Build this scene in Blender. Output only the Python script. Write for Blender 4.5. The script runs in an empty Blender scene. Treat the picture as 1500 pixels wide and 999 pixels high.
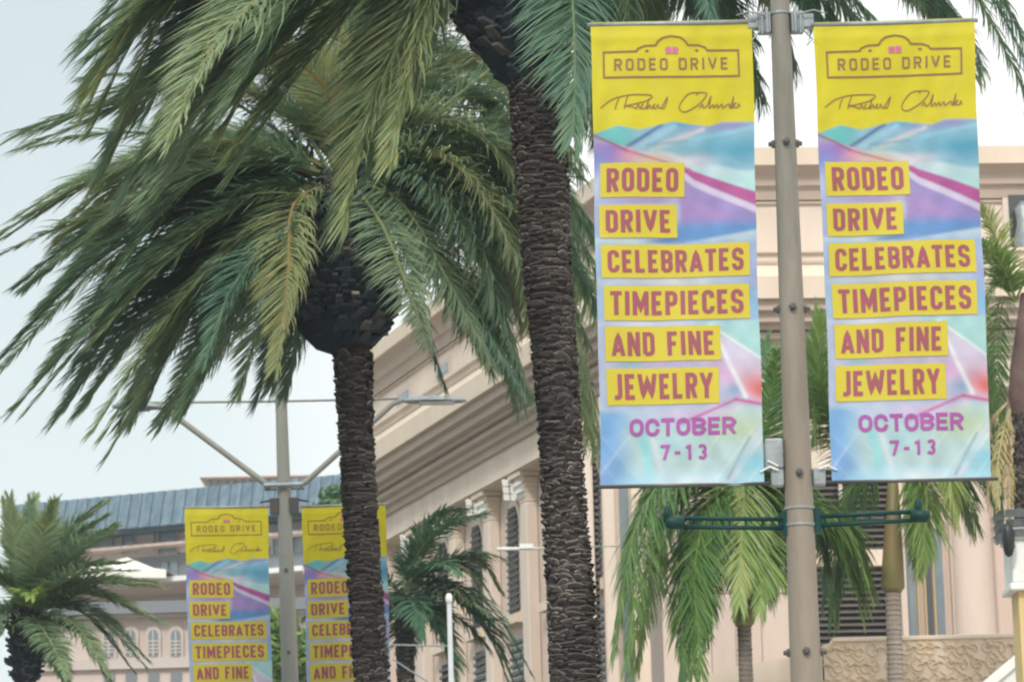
import bpy, math, random
import numpy as np
from mathutils import Vector, Matrix
random.seed(7); RS = np.random.RandomState(11)
R = math.radians
sc = bpy.context.scene
col = sc.collection

# ------------------------------------------------------------------ camera
CAMZ = 1.6; FPX = 5000.0
PITCH = math.atan(1000.0/FPX); ROLL = -0.025
cam = bpy.data.cameras.new('camera'); cam.lens = 120; cam.sensor_width = 36
cam.clip_end = 5000; cam.clip_start = 0.1
camo = bpy.data.objects.new('camera', cam); col.objects.link(camo)
CM = Matrix.Rotation(math.pi/2+PITCH, 4, 'X') @ Matrix.Rotation(ROLL, 4, 'Z')
camo.matrix_world = Matrix.Translation((0, 0, CAMZ)) @ CM
cam.dof.use_dof = True; cam.dof.focus_distance = 18.0; cam.dof.aperture_fstop = 9.0
sc.camera = camo

# ------------------------------------------------------------------ sky and sun
SUN_EL, SUN_AZ = R(41), R(196)      # azimuth the light comes from, clockwise from +Y
w = bpy.data.worlds.new('World'); sc.world = w; w.use_nodes = True
nt = w.node_tree; N = nt.nodes; Lk = nt.links
for n in list(N): N.remove(n)
out = N.new('ShaderNodeOutputWorld')
tc = N.new('ShaderNodeTexCoord')
sky = N.new('ShaderNodeTexSky'); sky.sky_type = 'NISHITA'; sky.sun_disc = False
sky.sun_elevation = SUN_EL; sky.sun_rotation = SUN_AZ; sky.air_density = 1.2; sky.dust_density = 2.5
bgs = N.new('ShaderNodeBackground'); bgs.inputs[1].default_value = 0.10
Lk.new(sky.outputs[0], bgs.inputs[0])
# cloud sheet: pale blue-grey thin cloud to the left, whiter where it thickens; brighter towards the zenith
sep = N.new('ShaderNodeSeparateXYZ'); Lk.new(tc.outputs['Generated'], sep.inputs[0])
def mapr(src, a, b, c, d):
    m = N.new('ShaderNodeMapRange'); m.inputs[1].default_value = a; m.inputs[2].default_value = b
    m.inputs[3].default_value = c; m.inputs[4].default_value = d; m.interpolation_type = 'SMOOTHSTEP'
    Lk.new(src, m.inputs[0]); return m.outputs[0]
noi = N.new('ShaderNodeTexNoise'); noi.inputs['Scale'].default_value = 3.0; noi.inputs['Detail'].default_value = 4
Lk.new(tc.outputs['Generated'], noi.inputs[0])
nsm = mapr(noi.outputs[0], 0.3, 0.7, -0.035, 0.035)
ad = N.new('ShaderNodeMath'); ad.operation = 'ADD'; Lk.new(sep.outputs[0], ad.inputs[0]); Lk.new(nsm, ad.inputs[1])
thick = mapr(ad.outputs[0], -0.13, -0.005, 0, 1)
mixc = N.new('ShaderNodeMix'); mixc.data_type = 'RGBA'
mixc.inputs['B'].default_value = (1.2, 1.19, 1.16, 1)
Lk.new(thick, mixc.inputs['Factor'])
low = mapr(sep.outputs[2], 0.08, 0.32, 1, 0); mixh = N.new('ShaderNodeMix'); mixh.data_type = 'RGBA'
mixh.inputs['A'].default_value = (0.68, 0.77, 0.80, 1); mixh.inputs['B'].default_value = (0.88, 0.97, 0.965, 1)
Lk.new(low, mixh.inputs['Factor']); Lk.new(mixh.outputs['Result'], mixc.inputs['A'])
bgc = N.new('ShaderNodeBackground'); Lk.new(mixc.outputs['Result'], bgc.inputs[0])
zen = mapr(sep.outputs[2], 0.25, 0.9, 1.0, 1.9); Lk.new(zen, bgc.inputs[1])
mx = N.new('ShaderNodeMixShader'); mx.inputs[0].default_value = 0.9
Lk.new(bgs.outputs[0], mx.inputs[1]); Lk.new(bgc.outputs[0], mx.inputs[2]); Lk.new(mx.outputs[0], out.inputs[0])

sl = bpy.data.lights.new('sun', 'SUN'); sl.energy = 2.2; sl.angle = R(9); sl.color = (1.0, 0.95, 0.87)
so = bpy.data.objects.new('sun', sl); col.objects.link(so)
sd = Vector((math.sin(SUN_AZ)*math.cos(SUN_EL), math.cos(SUN_AZ)*math.cos(SUN_EL), math.sin(SUN_EL)))
so.rotation_euler = sd.to_track_quat('Z', 'Y').to_euler()
sc.view_settings.view_transform = 'Standard'; sc.view_settings.look = 'None'
sc.view_settings.exposure = 0.1; sc.view_settings.gamma = 1.0
sc.render.engine = 'CYCLES'
sc.cycles.pixel_filter_type = 'BLACKMAN_HARRIS'; sc.cycles.filter_width = 2.2
sc.cycles.max_bounces = 8; sc.cycles.diffuse_bounces = 6; sc.cycles.transparent_max_bounces = 8
sc.render.resolution_x = 1024; sc.render.resolution_y = 681

# ------------------------------------------------------------------ measuring helpers
CR = CM.to_3x3()
def ray(px, py): return CR @ Vector(((px-750)/FPX, (499.5-py)/FPX, -1.0))
def at(px, py, Y):
    d = ray(px, py); return Vector((0, 0, CAMZ)) + d*(Y/d.y)
def hit(px, py, p0, n):
    d = ray(px, py); o = Vector((0, 0, CAMZ)); return o + d*((p0-o).dot(n)/d.dot(n))

# ------------------------------------------------------------------ object helpers
def tag(o, label=None, cat=None, group=None, kind=None):
    if label: o['label'] = label
    if cat: o['category'] = cat
    if group: o['group'] = group
    if kind: o['kind'] = kind
    return o
def thing(name, loc, label, cat, group=None):
    o = bpy.data.objects.new(name, None); o.location = loc; col.objects.link(o); o.empty_display_size = .2
    return tag(o, label, cat, group)
def link(name, me, parent=None):
    o = bpy.data.objects.new(name, me); col.objects.link(o)
    if parent is not None:
        o.parent = parent
        wl = Vector((0, 0, 0)); p = parent
        while p is not None: wl += p.location; p = p.parent
        o.location = -wl           # meshes are written in world coordinates
    return o
class MB:
    def __init__(s): s.v = []; s.f = []; s.c = []
    def add(s, vs, fs, c=None):
        b = len(s.v); s.v += [tuple(p) for p in vs]; s.f += [tuple(i+b for i in f) for f in fs]
        s.c += [c if c is not None else 0.5]*len(vs)
    def box(s, o, ax, ay, az, c=None):            # corner o and three edge vectors
        o, ax, ay, az = map(Vector, (o, ax, ay, az))
        p = [o, o+ax, o+ax+ay, o+ay]; p += [q+az for q in p]
        s.add(p, [(0, 3, 2, 1), (4, 5, 6, 7), (0, 1, 5, 4), (1, 2, 6, 5), (2, 3, 7, 6), (3, 0, 4, 7)], c)
    def tube(s, pts, rad, n=10, c=None, cap=True):
        pts = [Vector(p) for p in pts]
        if not hasattr(rad, '__len__'): rad = [rad]*len(pts)
        vs = []; fs = []; ref = None
        for i, p in enumerate(pts):
            t = (pts[min(i+1, len(pts)-1)]-pts[max(i-1, 0)]).normalized()
            if ref is None: ref = t.orthogonal().normalized()
            ref = (ref-t*ref.dot(t)).normalized(); b = t.cross(ref)
            for k in range(n):
                a = 2*math.pi*k/n; vs.append(p+(ref*math.cos(a)+b*math.sin(a))*rad[i])
        for i in range(len(pts)-1):
            for k in range(n):
                k2 = (k+1) % n; fs.append((i*n+k, i*n+k2, (i+1)*n+k2, (i+1)*n+k))
        if cap: fs.append(tuple(range(n-1, -1, -1))); fs.append(tuple(range((len(pts)-1)*n, len(pts)*n)))
        s.add(vs, fs, c)
    def build(s, name, m, parent=None, smooth=False, tint=False):
        me = bpy.data.meshes.new(name); me.from_pydata(s.v, [], s.f); me.materials.append(m)
        if smooth:
            me.polygons.foreach_set('use_smooth', [True]*len(me.polygons))
        if tint:
            a = me.attributes.new('tint', 'FLOAT', 'POINT'); a.data.foreach_set('value', s.c)
        me.update()
        return link(name, me, parent)
def bevel(o, wd, seg=2):
    md = o.modifiers.new('bevel', 'BEVEL'); md.width = wd; md.segments = seg; md.limit_method = 'ANGLE'; return o

# ------------------------------------------------------------------ materials
def mat(name, c, rough=.7, c2=None, scale=6, bump=0, bscale=40, metal=0, spec=.4, stain=None, detail=6, stretch=(1, 1, 1), trans=0):
    m = bpy.data.materials.new(name); m.use_nodes = True; t = m.node_tree; b = t.nodes['Principled BSDF']
    b.inputs['Roughness'].default_value = rough; b.inputs['Metallic'].default_value = metal
    b.inputs['Specular IOR Level'].default_value = spec
    b.inputs['Base Color'].default_value = (*c, 1)
    co = t.nodes.new('ShaderNodeTexCoord'); mp = t.nodes.new('ShaderNodeMapping'); mp.inputs['Scale'].default_value = stretch
    t.links.new(co.outputs['Object'], mp.inputs[0])
    if c2 is not None:
        n = t.nodes.new('ShaderNodeTexNoise'); n.inputs['Scale'].default_value = scale; n.inputs['Detail'].default_value = detail
        n.inputs['Roughness'].default_value = .62
        t.links.new(mp.outputs[0], n.inputs[0])
        r = t.nodes.new('ShaderNodeMapRange'); r.inputs[1].default_value = .3; r.inputs[2].default_value = .7
        t.links.new(n.outputs[0], r.inputs[0])
        x = t.nodes.new('ShaderNodeMix'); x.data_type = 'RGBA'
        x.inputs['A'].default_value = (*c, 1); x.inputs['B'].default_value = (*c2, 1)
        t.links.new(r.outputs[0], x.inputs['Factor']); t.links.new(x.outputs['Result'], b.inputs['Base Color'])
    if bump:
        n = t.nodes.new('ShaderNodeTexNoise'); n.inputs['Scale'].default_value = bscale; n.inputs['Detail'].default_value = 4
        t.links.new(mp.outputs[0], n.inputs[0])
        bp = t.nodes.new('ShaderNodeBump'); bp.inputs['Strength'].default_value = bump; bp.inputs['Distance'].default_value = .02
        t.links.new(n.outputs[0], bp.inputs['Height']); t.links.new(bp.outputs[0], b.inputs['Normal'])
    return m
def tintmat(name, cols, rough=.6, spec=.4, trans=0, objvar=.3, bump=0):
    """colour from the per-leaflet / per-chip 'tint' attribute plus a per-object shift"""
    m = bpy.data.materials.new(name); m.use_nodes = True; t = m.node_tree; b = t.nodes['Principled BSDF']
    b.inputs['Roughness'].default_value = rough; b.inputs['Specular IOR Level'].default_value = spec
    a = t.nodes.new('ShaderNodeAttribute'); a.attribute_name = 'tint'
    oi = t.nodes.new('ShaderNodeObjectInfo')
    ma = t.nodes.new('ShaderNodeMath'); ma.operation = 'MULTIPLY_ADD'; ma.inputs[1].default_value = objvar
    ma.inputs[2].default_value = -objvar/2
    t.links.new(oi.outputs['Random'], ma.inputs[0])
    ad = t.nodes.new('ShaderNodeMath'); ad.operation = 'ADD'
    t.links.new(a.outputs['Fac'], ad.inputs[0]); t.links.new(ma.outputs[0], ad.inputs[1])
    r = t.nodes.new('ShaderNodeValToRGB'); e = r.color_ramp.elements
    while len(e) < len(cols): e.new(.5)
    for i, (p, c) in enumerate(cols): e[i].position = p; e[i].color = (*c, 1)
    t.links.new(ad.outputs[0], r.inputs[0]); t.links.new(r.outputs[0], b.inputs['Base Color'])
    if bump:
        co = t.nodes.new('ShaderNodeTexCoord')
        n = t.nodes.new('ShaderNodeTexNoise'); n.inputs['Scale'].default_value = 60
        t.links.new(co.outputs['Object'], n.inputs[0])
        bp = t.nodes.new('ShaderNodeBump'); bp.inputs['Strength'].default_value = bump; bp.inputs['Distance'].default_value = .02
        t.links.new(n.outputs[0], bp.inputs['Height']); t.links.new(bp.outputs[0], b.inputs['Normal'])
    if trans:
        tr = t.nodes.new('ShaderNodeBsdfTranslucent'); t.links.new(r.outputs[0], tr.inputs[0])
        mxs = t.nodes.new('ShaderNodeMixShader'); mxs.inputs[0].default_value = trans
        t.links.new(b.outputs[0], mxs.inputs[1]); t.links.new(tr.outputs[0], mxs.inputs[2])
        t.links.new(mxs.outputs[0], t.nodes['Material Output'].inputs[0])
    return m
M = {}
M['leaf'] = tintmat('date_palm_leaf', [(0, (.04, .125, .12)), (.32, (.115, .225, .15)), (.6, (.235, .315, .16)), (.85, (.38, .37, .14)), (1, (.46, .27, .12))], rough=.5, spec=.5, trans=.42, objvar=.15)
M['leaf_green'] = tintmat('bright_palm_leaf', [(0, (.03, .10, .045)), (.4, (.085, .20, .05)), (.7, (.25, .35, .075)), (.9, (.42, .40, .16)), (1, (.44, .32, .18))], rough=.42, spec=.5, trans=.3, objvar=.25)
M['leaf_dark'] = tintmat('dark_palm_leaf', [(0, (.025, .075, .055)), (.5, (.085, .175, .085)), (.85, (.20, .22, .11)), (1, (.42, .27, .18))], rough=.6, spec=.25, trans=.2, objvar=.3)
M['rachis'] = mat('frond_midrib', (.14, .15, .06), .5, (.22, .17, .09), 8)
M['dead'] = mat('dry_frond', (.42, .33, .2), .8, (.26, .18, .1), 9)
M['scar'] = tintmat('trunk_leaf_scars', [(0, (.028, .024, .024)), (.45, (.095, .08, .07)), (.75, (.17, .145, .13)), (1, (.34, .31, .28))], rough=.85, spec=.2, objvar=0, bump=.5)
M['boot'] = tintmat('crown_leaf_bases', [(0, (.012, .02, .03)), (.5, (.035, .045, .055)), (.85, (.10, .095, .085)), (1, (.30, .27, .2))], rough=.8, spec=.2, objvar=0, bump=.4)
M['bark'] = mat('palm_bark', (.03, .026, .026), .9, (.07, .055, .05), 12, bump=.6, stretch=(1, 1, 3))
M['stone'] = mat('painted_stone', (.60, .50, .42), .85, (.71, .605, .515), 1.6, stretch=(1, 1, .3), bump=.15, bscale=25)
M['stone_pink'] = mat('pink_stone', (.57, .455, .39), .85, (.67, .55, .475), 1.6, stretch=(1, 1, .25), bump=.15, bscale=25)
M['stone_dark'] = mat('darker_moulding_stone', (.45, .355, .30), .85, (.51, .41, .345), 1.5, bump=.15, bscale=25)  # darker stone tone for soffits, mouldings and roof
M['cream'] = mat('cream_stone', (.75, .63, .51), .8, (.66, .54, .43), 2.0, stretch=(1, 1, .3), bump=.12)
M['white'] = mat('white_paint', (.78, .78, .75), .6, (.68, .68, .64), 3)
M['yellow_wall'] = mat('yellow_wall_paint', (.66, .50, .25), .8, (.6, .44, .2), 3)
M['grille'] = mat('window_grille_paint', (.11, .10, .095), .7)
M['glass'] = mat('dark_window_glass', (.05, .055, .06), .08, spec=.8)
M['glass_blue'] = mat('blue_grey_glass', (.13, .17, .2), .12, (.2, .24, .26), 2, spec=.9)
M['slat'] = mat('louvre_slat_paint', (.10, .085, .085), .5, (.15, .12, .11), 5)
M['slatback'] = mat('louvre_recess', (.03, .03, .032), .8)
M['pole'] = mat('weathered_pole_steel', (.13, .13, .11), .6, (.25, .23, .19), 4, bump=.2, bscale=30, metal=.0, spec=.5, stretch=(2, 2, .35))
M['pole2'] = mat('second_pole_steel', (.21, .215, .19), .6, (.27, .27, .24), 3, spec=.5, stretch=(2, 2, .4))
M['galv'] = mat('galvanised_steel', (.20, .23, .24), .5, (.33, .36, .37), 14, metal=.35, bump=.1)
M['green'] = mat('dark_green_enamel', (.003, .045, .04), .5, (.003, .03, .028), 10, spec=.25)
M['black'] = mat('black_plastic', (.012, .013, .015), .4, spec=.5)
M['bolt'] = mat('bolt_steel', (.10, .095, .09), .4, metal=.4)
M['letter'] = mat('rose_print', (.26, .07, .07), .6, (.31, .065, .115), 9)
M['letter_logo'] = mat('ochre_print', (.24, .11, .05), .6)
M['letter_emblem'] = mat('pink_print', (.5, .14, .22), .6)
M['letter_date'] = mat('purple_print', (.29, .06, .27), .6, (.34, .08, .32), 9)
M['label'] = mat('yellow_print', (.53, .44, .03), .55, (.50, .41, .028), 5)
M['slate'] = mat('blue_grey_roof_metal', (.075, .12, .16), .85, (.15, .21, .25), 1.6, stretch=(3, 3, .3), spec=.2)
M['slate2'] = mat('blue_grey_roof_metal_pale', (.10, .15, .19), .85, (.17, .23, .27), 1.6, stretch=(3, 3, .3), spec=.2)
M['far_wall'] = mat('far_facade_paint', (.56, .48, .43), .9, (.48, .42, .38), .6)
M['far_pink'] = mat('far_pink_facade', (.60, .48, .43), .9, (.52, .43, .39), .5)
M['far_dark'] = mat('far_dark_trim', (.19, .2, .22), .8)  # even dark grey for the far cornice, openings and lower windows
M['far_glass'] = mat('far_window_glass', (.12, .17, .2), .2, (.2, .24, .26), 1, spec=.7)
M['awning'] = mat('white_awning_cloth', (.80, .75, .68), .9, (.74, .68, .6), 1)
M['tile'] = mat('terracotta_roof', (.60, .43, .37), .9, (.66, .5, .44), 1)
M['asphalt'] = mat('asphalt', (.05, .05, .052), .9, (.065, .063, .06), 8, bump=.3)
M['paving'] = mat('pavement_concrete', (.34, .32, .3), .9, (.4, .38, .35), 3, bump=.2)
M['ground'] = mat('ground_soil', (.2, .18, .15), .95, (.15, .16, .1), .2)
M['paint'] = mat('road_paint', (.75, .75, .72), .7, (.6, .6, .58), 6)
def clothmat():
    m = bpy.data.materials.new('banner_vinyl'); m.use_nodes = True; t = m.node_tree; b = t.nodes['Principled BSDF']
    b.inputs['Roughness'].default_value = .5; b.inputs['Specular IOR Level'].default_value = .35
    a = t.nodes.new('ShaderNodeAttribute'); a.attribute_name = 'print'
    n = t.nodes.new('ShaderNodeTexNoise'); n.inputs['Scale'].default_value = 4; n.inputs['Detail'].default_value = 5
    co = t.nodes.new('ShaderNodeTexCoord'); t.links.new(co.outputs['Object'], n.inputs[0])
    bp = t.nodes.new('ShaderNodeBump'); bp.inputs['Strength'].default_value = .35; bp.inputs['Distance'].default_value = .04
    t.links.new(n.outputs[0], bp.inputs['Height']); t.links.new(bp.outputs[0], b.inputs['Normal'])
    t.links.new(a.outputs['Color'], b.inputs['Base Color'])
    return m
M['cloth'] = clothmat()

# ================================================================== SETTING
def sheet(name, x0, x1, y0, y1, z, m):
    b = MB(); b.add([(x0, y0, z), (x1, y0, z), (x1, y1, z), (x0, y1, z)], [(0, 1, 2, 3)])
    return tag(b.build(name, m), kind='structure')
sheet('ground', -700, 700, -150, 1200, -.02, M['ground'])
sheet('road', -9.5, -1.2, -60, 400, -.012+.004, M['asphalt'])
sheet('pavement', -1.2+.15, 40, -60, 44, .12, M['paving'])
b = MB(); b.box((-1.2, -60, -.02), (.15, 0, 0), (0, 104, 0), (0, 0, .14)); tag(b.build('kerb', M['stone']), kind='structure')
b = MB()
for y in range(-40, 300, 9): b.box((-5.4, y, -.007), (.12, 0, 0), (0, 3, 0), (0, 0, .003))
tag(b.build('lane_marking', M['paint']), kind='structure')

# ================================================================== DEPARTMENT STORE BUILDING
CORNER = at(930, 446, 45.0); CX, CY = CORNER.x, CORNER.y
us = Vector((-math.sin(R(17.3)), math.cos(R(17.3)), 0)); ns = Vector((-math.cos(R(17.3)), -math.sin(R(17.3)), 0))
uf = Vector((math.sin(R(86)), math.cos(R(86)), 0)); nf = Vector((math.cos(R(86)), -math.sin(R(86)), 0))
C0 = Vector((CX, CY, 0)) - (ns+nf)*.35
mit = (ns+nf)/(1+ns.dot(nf))
SL, FL = 15.0, 26.0
def hs(px, py, off=0):                 # point on the side wall plane -> (s, z)
    p = hit(px, py, C0+ns*off, ns); return (p-(C0+mit*off)).dot(us), p.z
def hf(px, py, off=0):
    p = hit(px, py, C0+nf*off, nf); return (p-(C0+mit*off)).dot(uf), p.z
bld = thing('department_store', (CX, CY, 0), 'two storey beige stone department store with deep cornice, pilasters and arched grilled windows', 'building')
def sweep(name, prof, m, s0=SL, f1=FL):
    """closed profile [(offset, z)] run along side wall, round the corner and along the front"""
    b = MB(); n = len(prof); vs = []
    for base, md in ((C0+us*s0, ns), (C0, mit), (C0+uf*f1, nf)):
        for o, z in prof: p = base+md*o; vs.append((p.x, p.y, z))
    fs = []
    for k in range(2):
        for i in range(n):
            j = (i+1) % n; fs.append((k*n+i, k*n+j, (k+1)*n+j, (k+1)*n+i))
    fs += [tuple(range(n)), tuple(range(3*n-1, 2*n-1, -1))]
    b.add(vs, fs); return b.build(name, m, bld)
zE = hf(1130, 437, .55)[1]           # eave of the big cornice
z2 = hf(1130, 389, .2)[1]; z1 = hf(1130, 372, .2)[1]
zt = hf(1130, 217, .35)[1]; zu = hf(1130, 242, .35)[1]
FR = -.1
sweep('wall', [(-1.2, -.3), (-.42, -.3), (-.42, zE-1.15), (-1.2, zE-1.15)], M['stone_pink'])
sweep('frieze', [(-1.2, zE-1.15), (FR, zE-1.15), (FR, zE-.70), (-1.2, zE-.70)], M['stone'])
sweep('architrave_moulding', [(FR, zE-1.13), (FR+.05, zE-1.13), (FR+.05, zE-1.06), (FR, zE-1.06)], M['stone'])
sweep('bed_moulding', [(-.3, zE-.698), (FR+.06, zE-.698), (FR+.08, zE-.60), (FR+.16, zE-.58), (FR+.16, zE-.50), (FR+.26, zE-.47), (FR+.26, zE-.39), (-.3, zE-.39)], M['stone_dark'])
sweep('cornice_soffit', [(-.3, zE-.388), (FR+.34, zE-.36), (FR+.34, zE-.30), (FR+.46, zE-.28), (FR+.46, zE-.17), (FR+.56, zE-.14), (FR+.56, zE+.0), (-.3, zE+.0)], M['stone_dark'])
sweep('cornice_fascia', [(-.3, zE+.002), (.55, zE+.002), (.58, zE+.30), (.5, zE+.32), (.44, z2-.04), (-.3, z2-.04)], M['cream'])
sweep('fascia_moulding', [(-.3, z2-.038), (.46, z2-.038), (.48, z2+.0), (.40, z2+.02), (.40, z1-.05), (.46, z1-.04), (.46, z1), (-.3, z1)], M['stone'])
sweep('upper_wall', [(-1.0, z1+.002), (.0, z1+.002), (.0, zu-.42), (-1.0, zu-.42)], M['stone'])
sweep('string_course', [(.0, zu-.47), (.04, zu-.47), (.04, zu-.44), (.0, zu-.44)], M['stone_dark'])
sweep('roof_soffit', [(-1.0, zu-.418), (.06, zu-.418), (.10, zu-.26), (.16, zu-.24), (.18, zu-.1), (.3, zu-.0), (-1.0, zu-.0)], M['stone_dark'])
sweep('roof_fascia', [(-1.0, zu+.002), (.36, zu+.002), (.38, zt), (-1.0, zt)], M['cream'])
# roof slab
b = MB(); e0 = C0+us*SL; e1 = C0+uf*FL; far_ = e1+us*SL
b.add([(p.x, p.y, zt-.05) for p in (C0-mit*.5, e1-nf*.5, far_, e0-ns*.5)], [(0, 1, 2, 3)]); b.build('roof', M['stone_dark'], bld)
# back and end walls so the building is closed
b = MB(); b.box(C0+us*SL-ns*.05, -ns*6, us*.3, (0, 0, zt-.06)); b.build('end_wall', M['stone_pink'], bld)
# upper-storey windows on the side wall
def wall_box(b, org, u, n, s0, s1, z0, z1_, o0, o1, c=None):
    b.box(org+u*s0+n*o0+Vector((0, 0, z0)), u*(s1-s0), n*(o1-o0), (0, 0, z1_-z0), c)
for px0, px1 in ((583, 603), (640, 662), (700, 722)):
    s0, _ = hs(px1, 560, 0); s1, _ = hs(px0, 575, 0)
    bb = MB(); wall_box(bb, C0, us, ns, s0, s1, z1+.28, zu-.62, .002, .03); fr = bb.build('window', M['far_wall'], bld)
    bb = MB(); wall_box(bb, C0, us, ns, s0+.12, s1-.12, z1+.36, zu-.7, .032, .04); bb.build('pane', M['glass_blue'], fr)
# pilasters with carved capitals and arched windows between them
def arch_outline(s0, s1, z0, z1_, n=10):
    r = (s1-s0)/2; pts = [(s0, z0), (s1, z0)]
    for k in range(n+1):
        a = math.pi*k/n; pts.append(((s0+s1)/2+r*math.cos(a), z1_-r*1.25+r*1.25*math.sin(a)))
    return pts
def extr(b, org, u, n, pts, o0, o1):
    k = len(pts); vs = []
    for o in (o0, o1):
        for s, z in pts: p = org+u*s+n*o; vs.append((p.x, p.y, z))
    fs = [tuple(range(k-1, -1, -1)), tuple(range(k, 2*k))]+[(i, (i+1) % k, k+(i+1) % k, k+i) for i in range(k)]
    b.add(vs, fs)
WOFF = -.42
def capital(parent, org, u, n, s, w_, zc, h, dep):
    """Corinthian style capital: flared bell with rows of leaves under an abacus"""
    p = MB()
    for i in range(5):
        t0 = i/5; t1 = (i+1)/5; g = .0+.10*t0*t0
        wall_box(p, org, u, n, s-w_/2-g, s+w_/2+g, zc-h+h*.82*t0, zc-h+h*.82*t1-.001, WOFF+.01, dep+g)
    cp = p.build('capital', M['cream'], parent)
    l = MB()
    for row in range(3):
        for k in range(4):
            g = .03+.035*row; ss = s-w_/2-g+(w_+2*g)*(k+.5+(.25 if row % 2 else 0))/4.4; zz = zc-h+.06+h*.26*row
            q = org+u*ss+n*(dep+g*.4); q.z = zz
            l.add([q-u*.05, q+u*.05, q+u*.055+n*.03+Vector((0, 0, .1)), q-u*.055+n*.03+Vector((0, 0, .1)), q+n*.10+Vector((0, 0, .13)), q+n*.085+Vector((0, 0, .07))],
                  [(0, 1, 2, 3), (3, 2, 4), (2, 4, 5), (3, 4, 5)])
        for kk in range(3):
            q = org+u*(s+w_/2+.03+.03*row)+n*(WOFF+.15+.12*kk); q.z = zc-h+.06+h*.26*row
            l.add([q-n*.05, q+n*.05, q+n*.05+u*.03+Vector((0, 0, .1)), q-n*.05+u*.03+Vector((0, 0, .1)), q+u*.09+Vector((0, 0, .12))], [(0, 1, 2, 3), (3, 2, 4)])
    l.build('capital_leaf', M['white'], cp)
    a = MB(); wall_box(a, org, u, n, s-w_/2-.14, s+w_/2+.14, zc-h*.16, zc-.003, WOFF+.01, dep+.14); a.build('abacus', M['stone'], cp)
zB = zE-1.15
def pilaster(org, u, n, s, w_, dep=-.22, cap=True):
    p = MB(); wall_box(p, org, u, n, s-w_/2, s+w_/2, -.3, zB-.45, WOFF+.002, dep); 
    o = p.build('pilaster', M['stone'], bld); bevel(o, .03)
    if cap: capital(o, org, u, n, s, w_, zB, .45, dep)
    else:
        q = MB(); wall_box(q, org, u, n, s-w_/2-.03, s+w_/2+.03, zB-.449, zB-.003, WOFF+.004, dep+.03); q.build('capital', M['stone'], o)
    return o
def arched_window(org, u, n, s0, s1, z0, z1_):
    f = MB(); extr(f, org, u, n, arch_outline(s0-.08, s1+.08, z0-.0, z1_+.1), WOFF+.002, WOFF+.05); fo = f.build('window', M['stone'], bld)
    g = MB(); extr(g, org, u, n, arch_outline(s0, s1, z0+.06, z1_), WOFF+.052, WOFF+.06); g.build('pane', M['glass'], fo)
    gr = MB(); r = (s1-s0)/2; zz = z0+.1
    while zz < z1_-.04:
        k = max(0, (zz-(z1_-r*1.25))/(r*1.25)); hw = r*math.sqrt(max(0.02, 1-k*k))
        wall_box(gr, org, u, n, (s0+s1)/2-hw, (s0+s1)/2+hw, zz, zz+.035, WOFF+.062, WOFF+.085); zz += .105
    for k in range(1, 4):
        sx = s0+(s1-s0)*k/4; wall_box(gr, org, u, n, sx-.012, sx+.012, z0+.06, z1_-(.05 if k == 2 else r*.25), WOFF+.063, WOFF+.092)
    gr.build('grille', M['grille'], fo)
    si = MB(); wall_box(si, org, u, n, s0-.16, s1+.16, z0-.14, z0-.004, WOFF+.002, WOFF+.18); si.build('sill', M['cream'], fo)
sp = []
for px, py in ((756, 690), (702, 716)): sp.append(hs(px, py, -.17)[0])
step = sp[1]-sp[0]
allS = [sp[0]+step*k for k in range(-2, 8)]
pw = .34
for s in allS:
    if .3 < s < SL-.3: pilaster(C0, us, ns, s, pw)
wtop = hs(742, 748, WOFF)[1]; wbot = hs(745, 908, WOFF)[1]
for s in allS:
    if .3 < s < SL-step:
        c = s+step/2; hw = .30
        arched_window(C0, us, ns, c-hw, c+hw, wbot, wtop)
        lo = MB(); wall_box(lo, C0, us, ns, c-hw, c+hw, wbot-2.4, wbot-.32, WOFF+.002, WOFF+.03); lw = lo.build('window', M['glass'], bld)
        for k in range(17):
            g = MB(); wall_box(g, C0, us, ns, c-hw, c+hw, wbot-2.36+k*.12, wbot-2.31+k*.12, WOFF+.032, WOFF+.07); g.build('slat', M['grille'], lw)
# corner pier and narrow louvred windows near the corner
p = MB(); wall_box(p, C0, us, ns, .0, .5, -.3, zB-.002, WOFF+.003, -.16)
p2 = MB()
# front facade
def fbox(name, m, px0, px1, py0, py1, o0, o1, parent=bld, bev=0, off=None):
    s0, za = hf(px0, (py0+py1)/2, WOFF if off is None else off); s1, _ = hf(px1, (py0+py1)/2, WOFF if off is None else off)
    _, zl = hf((px0+px1)/2, py1, WOFF if off is None else off); _, zh = hf((px0+px1)/2, py0, WOFF if off is None else off)
    q = MB(); wall_box(q, C0, uf, nf, s0, s1, zl, zh, o0, o1)
    o = q.build(name, m, parent)
    if bev: bevel(o, bev)
    return o, s0, s1, zl, zh
_, zlow = hf(1000, 1300, WOFF)
def fpier(px, wpx, m, dep, name='pilaster'):
    s, _ = hf(px, 850, WOFF); q = MB(); hw = wpx/111/2
    wall_box(q, C0, uf, nf, s-hw, s+hw, -.3, zB-.003, WOFF+.002, dep); o = q.build(name, m, bld); bevel(o, .04); return o
fpier(890, 34, M['stone'], -.2); fpier(929, 20, M['stone'], -.25); fpier(973, 24, M['cream'], -.25)
for (a, c_) in ((903, 914), (946, 960)):
    wo, s0, s1, zl, zh = fbox('window', M['slatback'] if a == 903 else M['glass_blue'], a, c_, 560, 1150, WOFF+.002, WOFF+.03)
    if a == 903:
        me = None
        for k in range(60):
            q = MB(); z = zl+.05+k*(zh-zl-.1)/60; wall_box(q, C0, uf, nf, s0, s1, z, z+.045, WOFF+.032, WOFF+.07); q.build('slat', M['slat'], wo)
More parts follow.
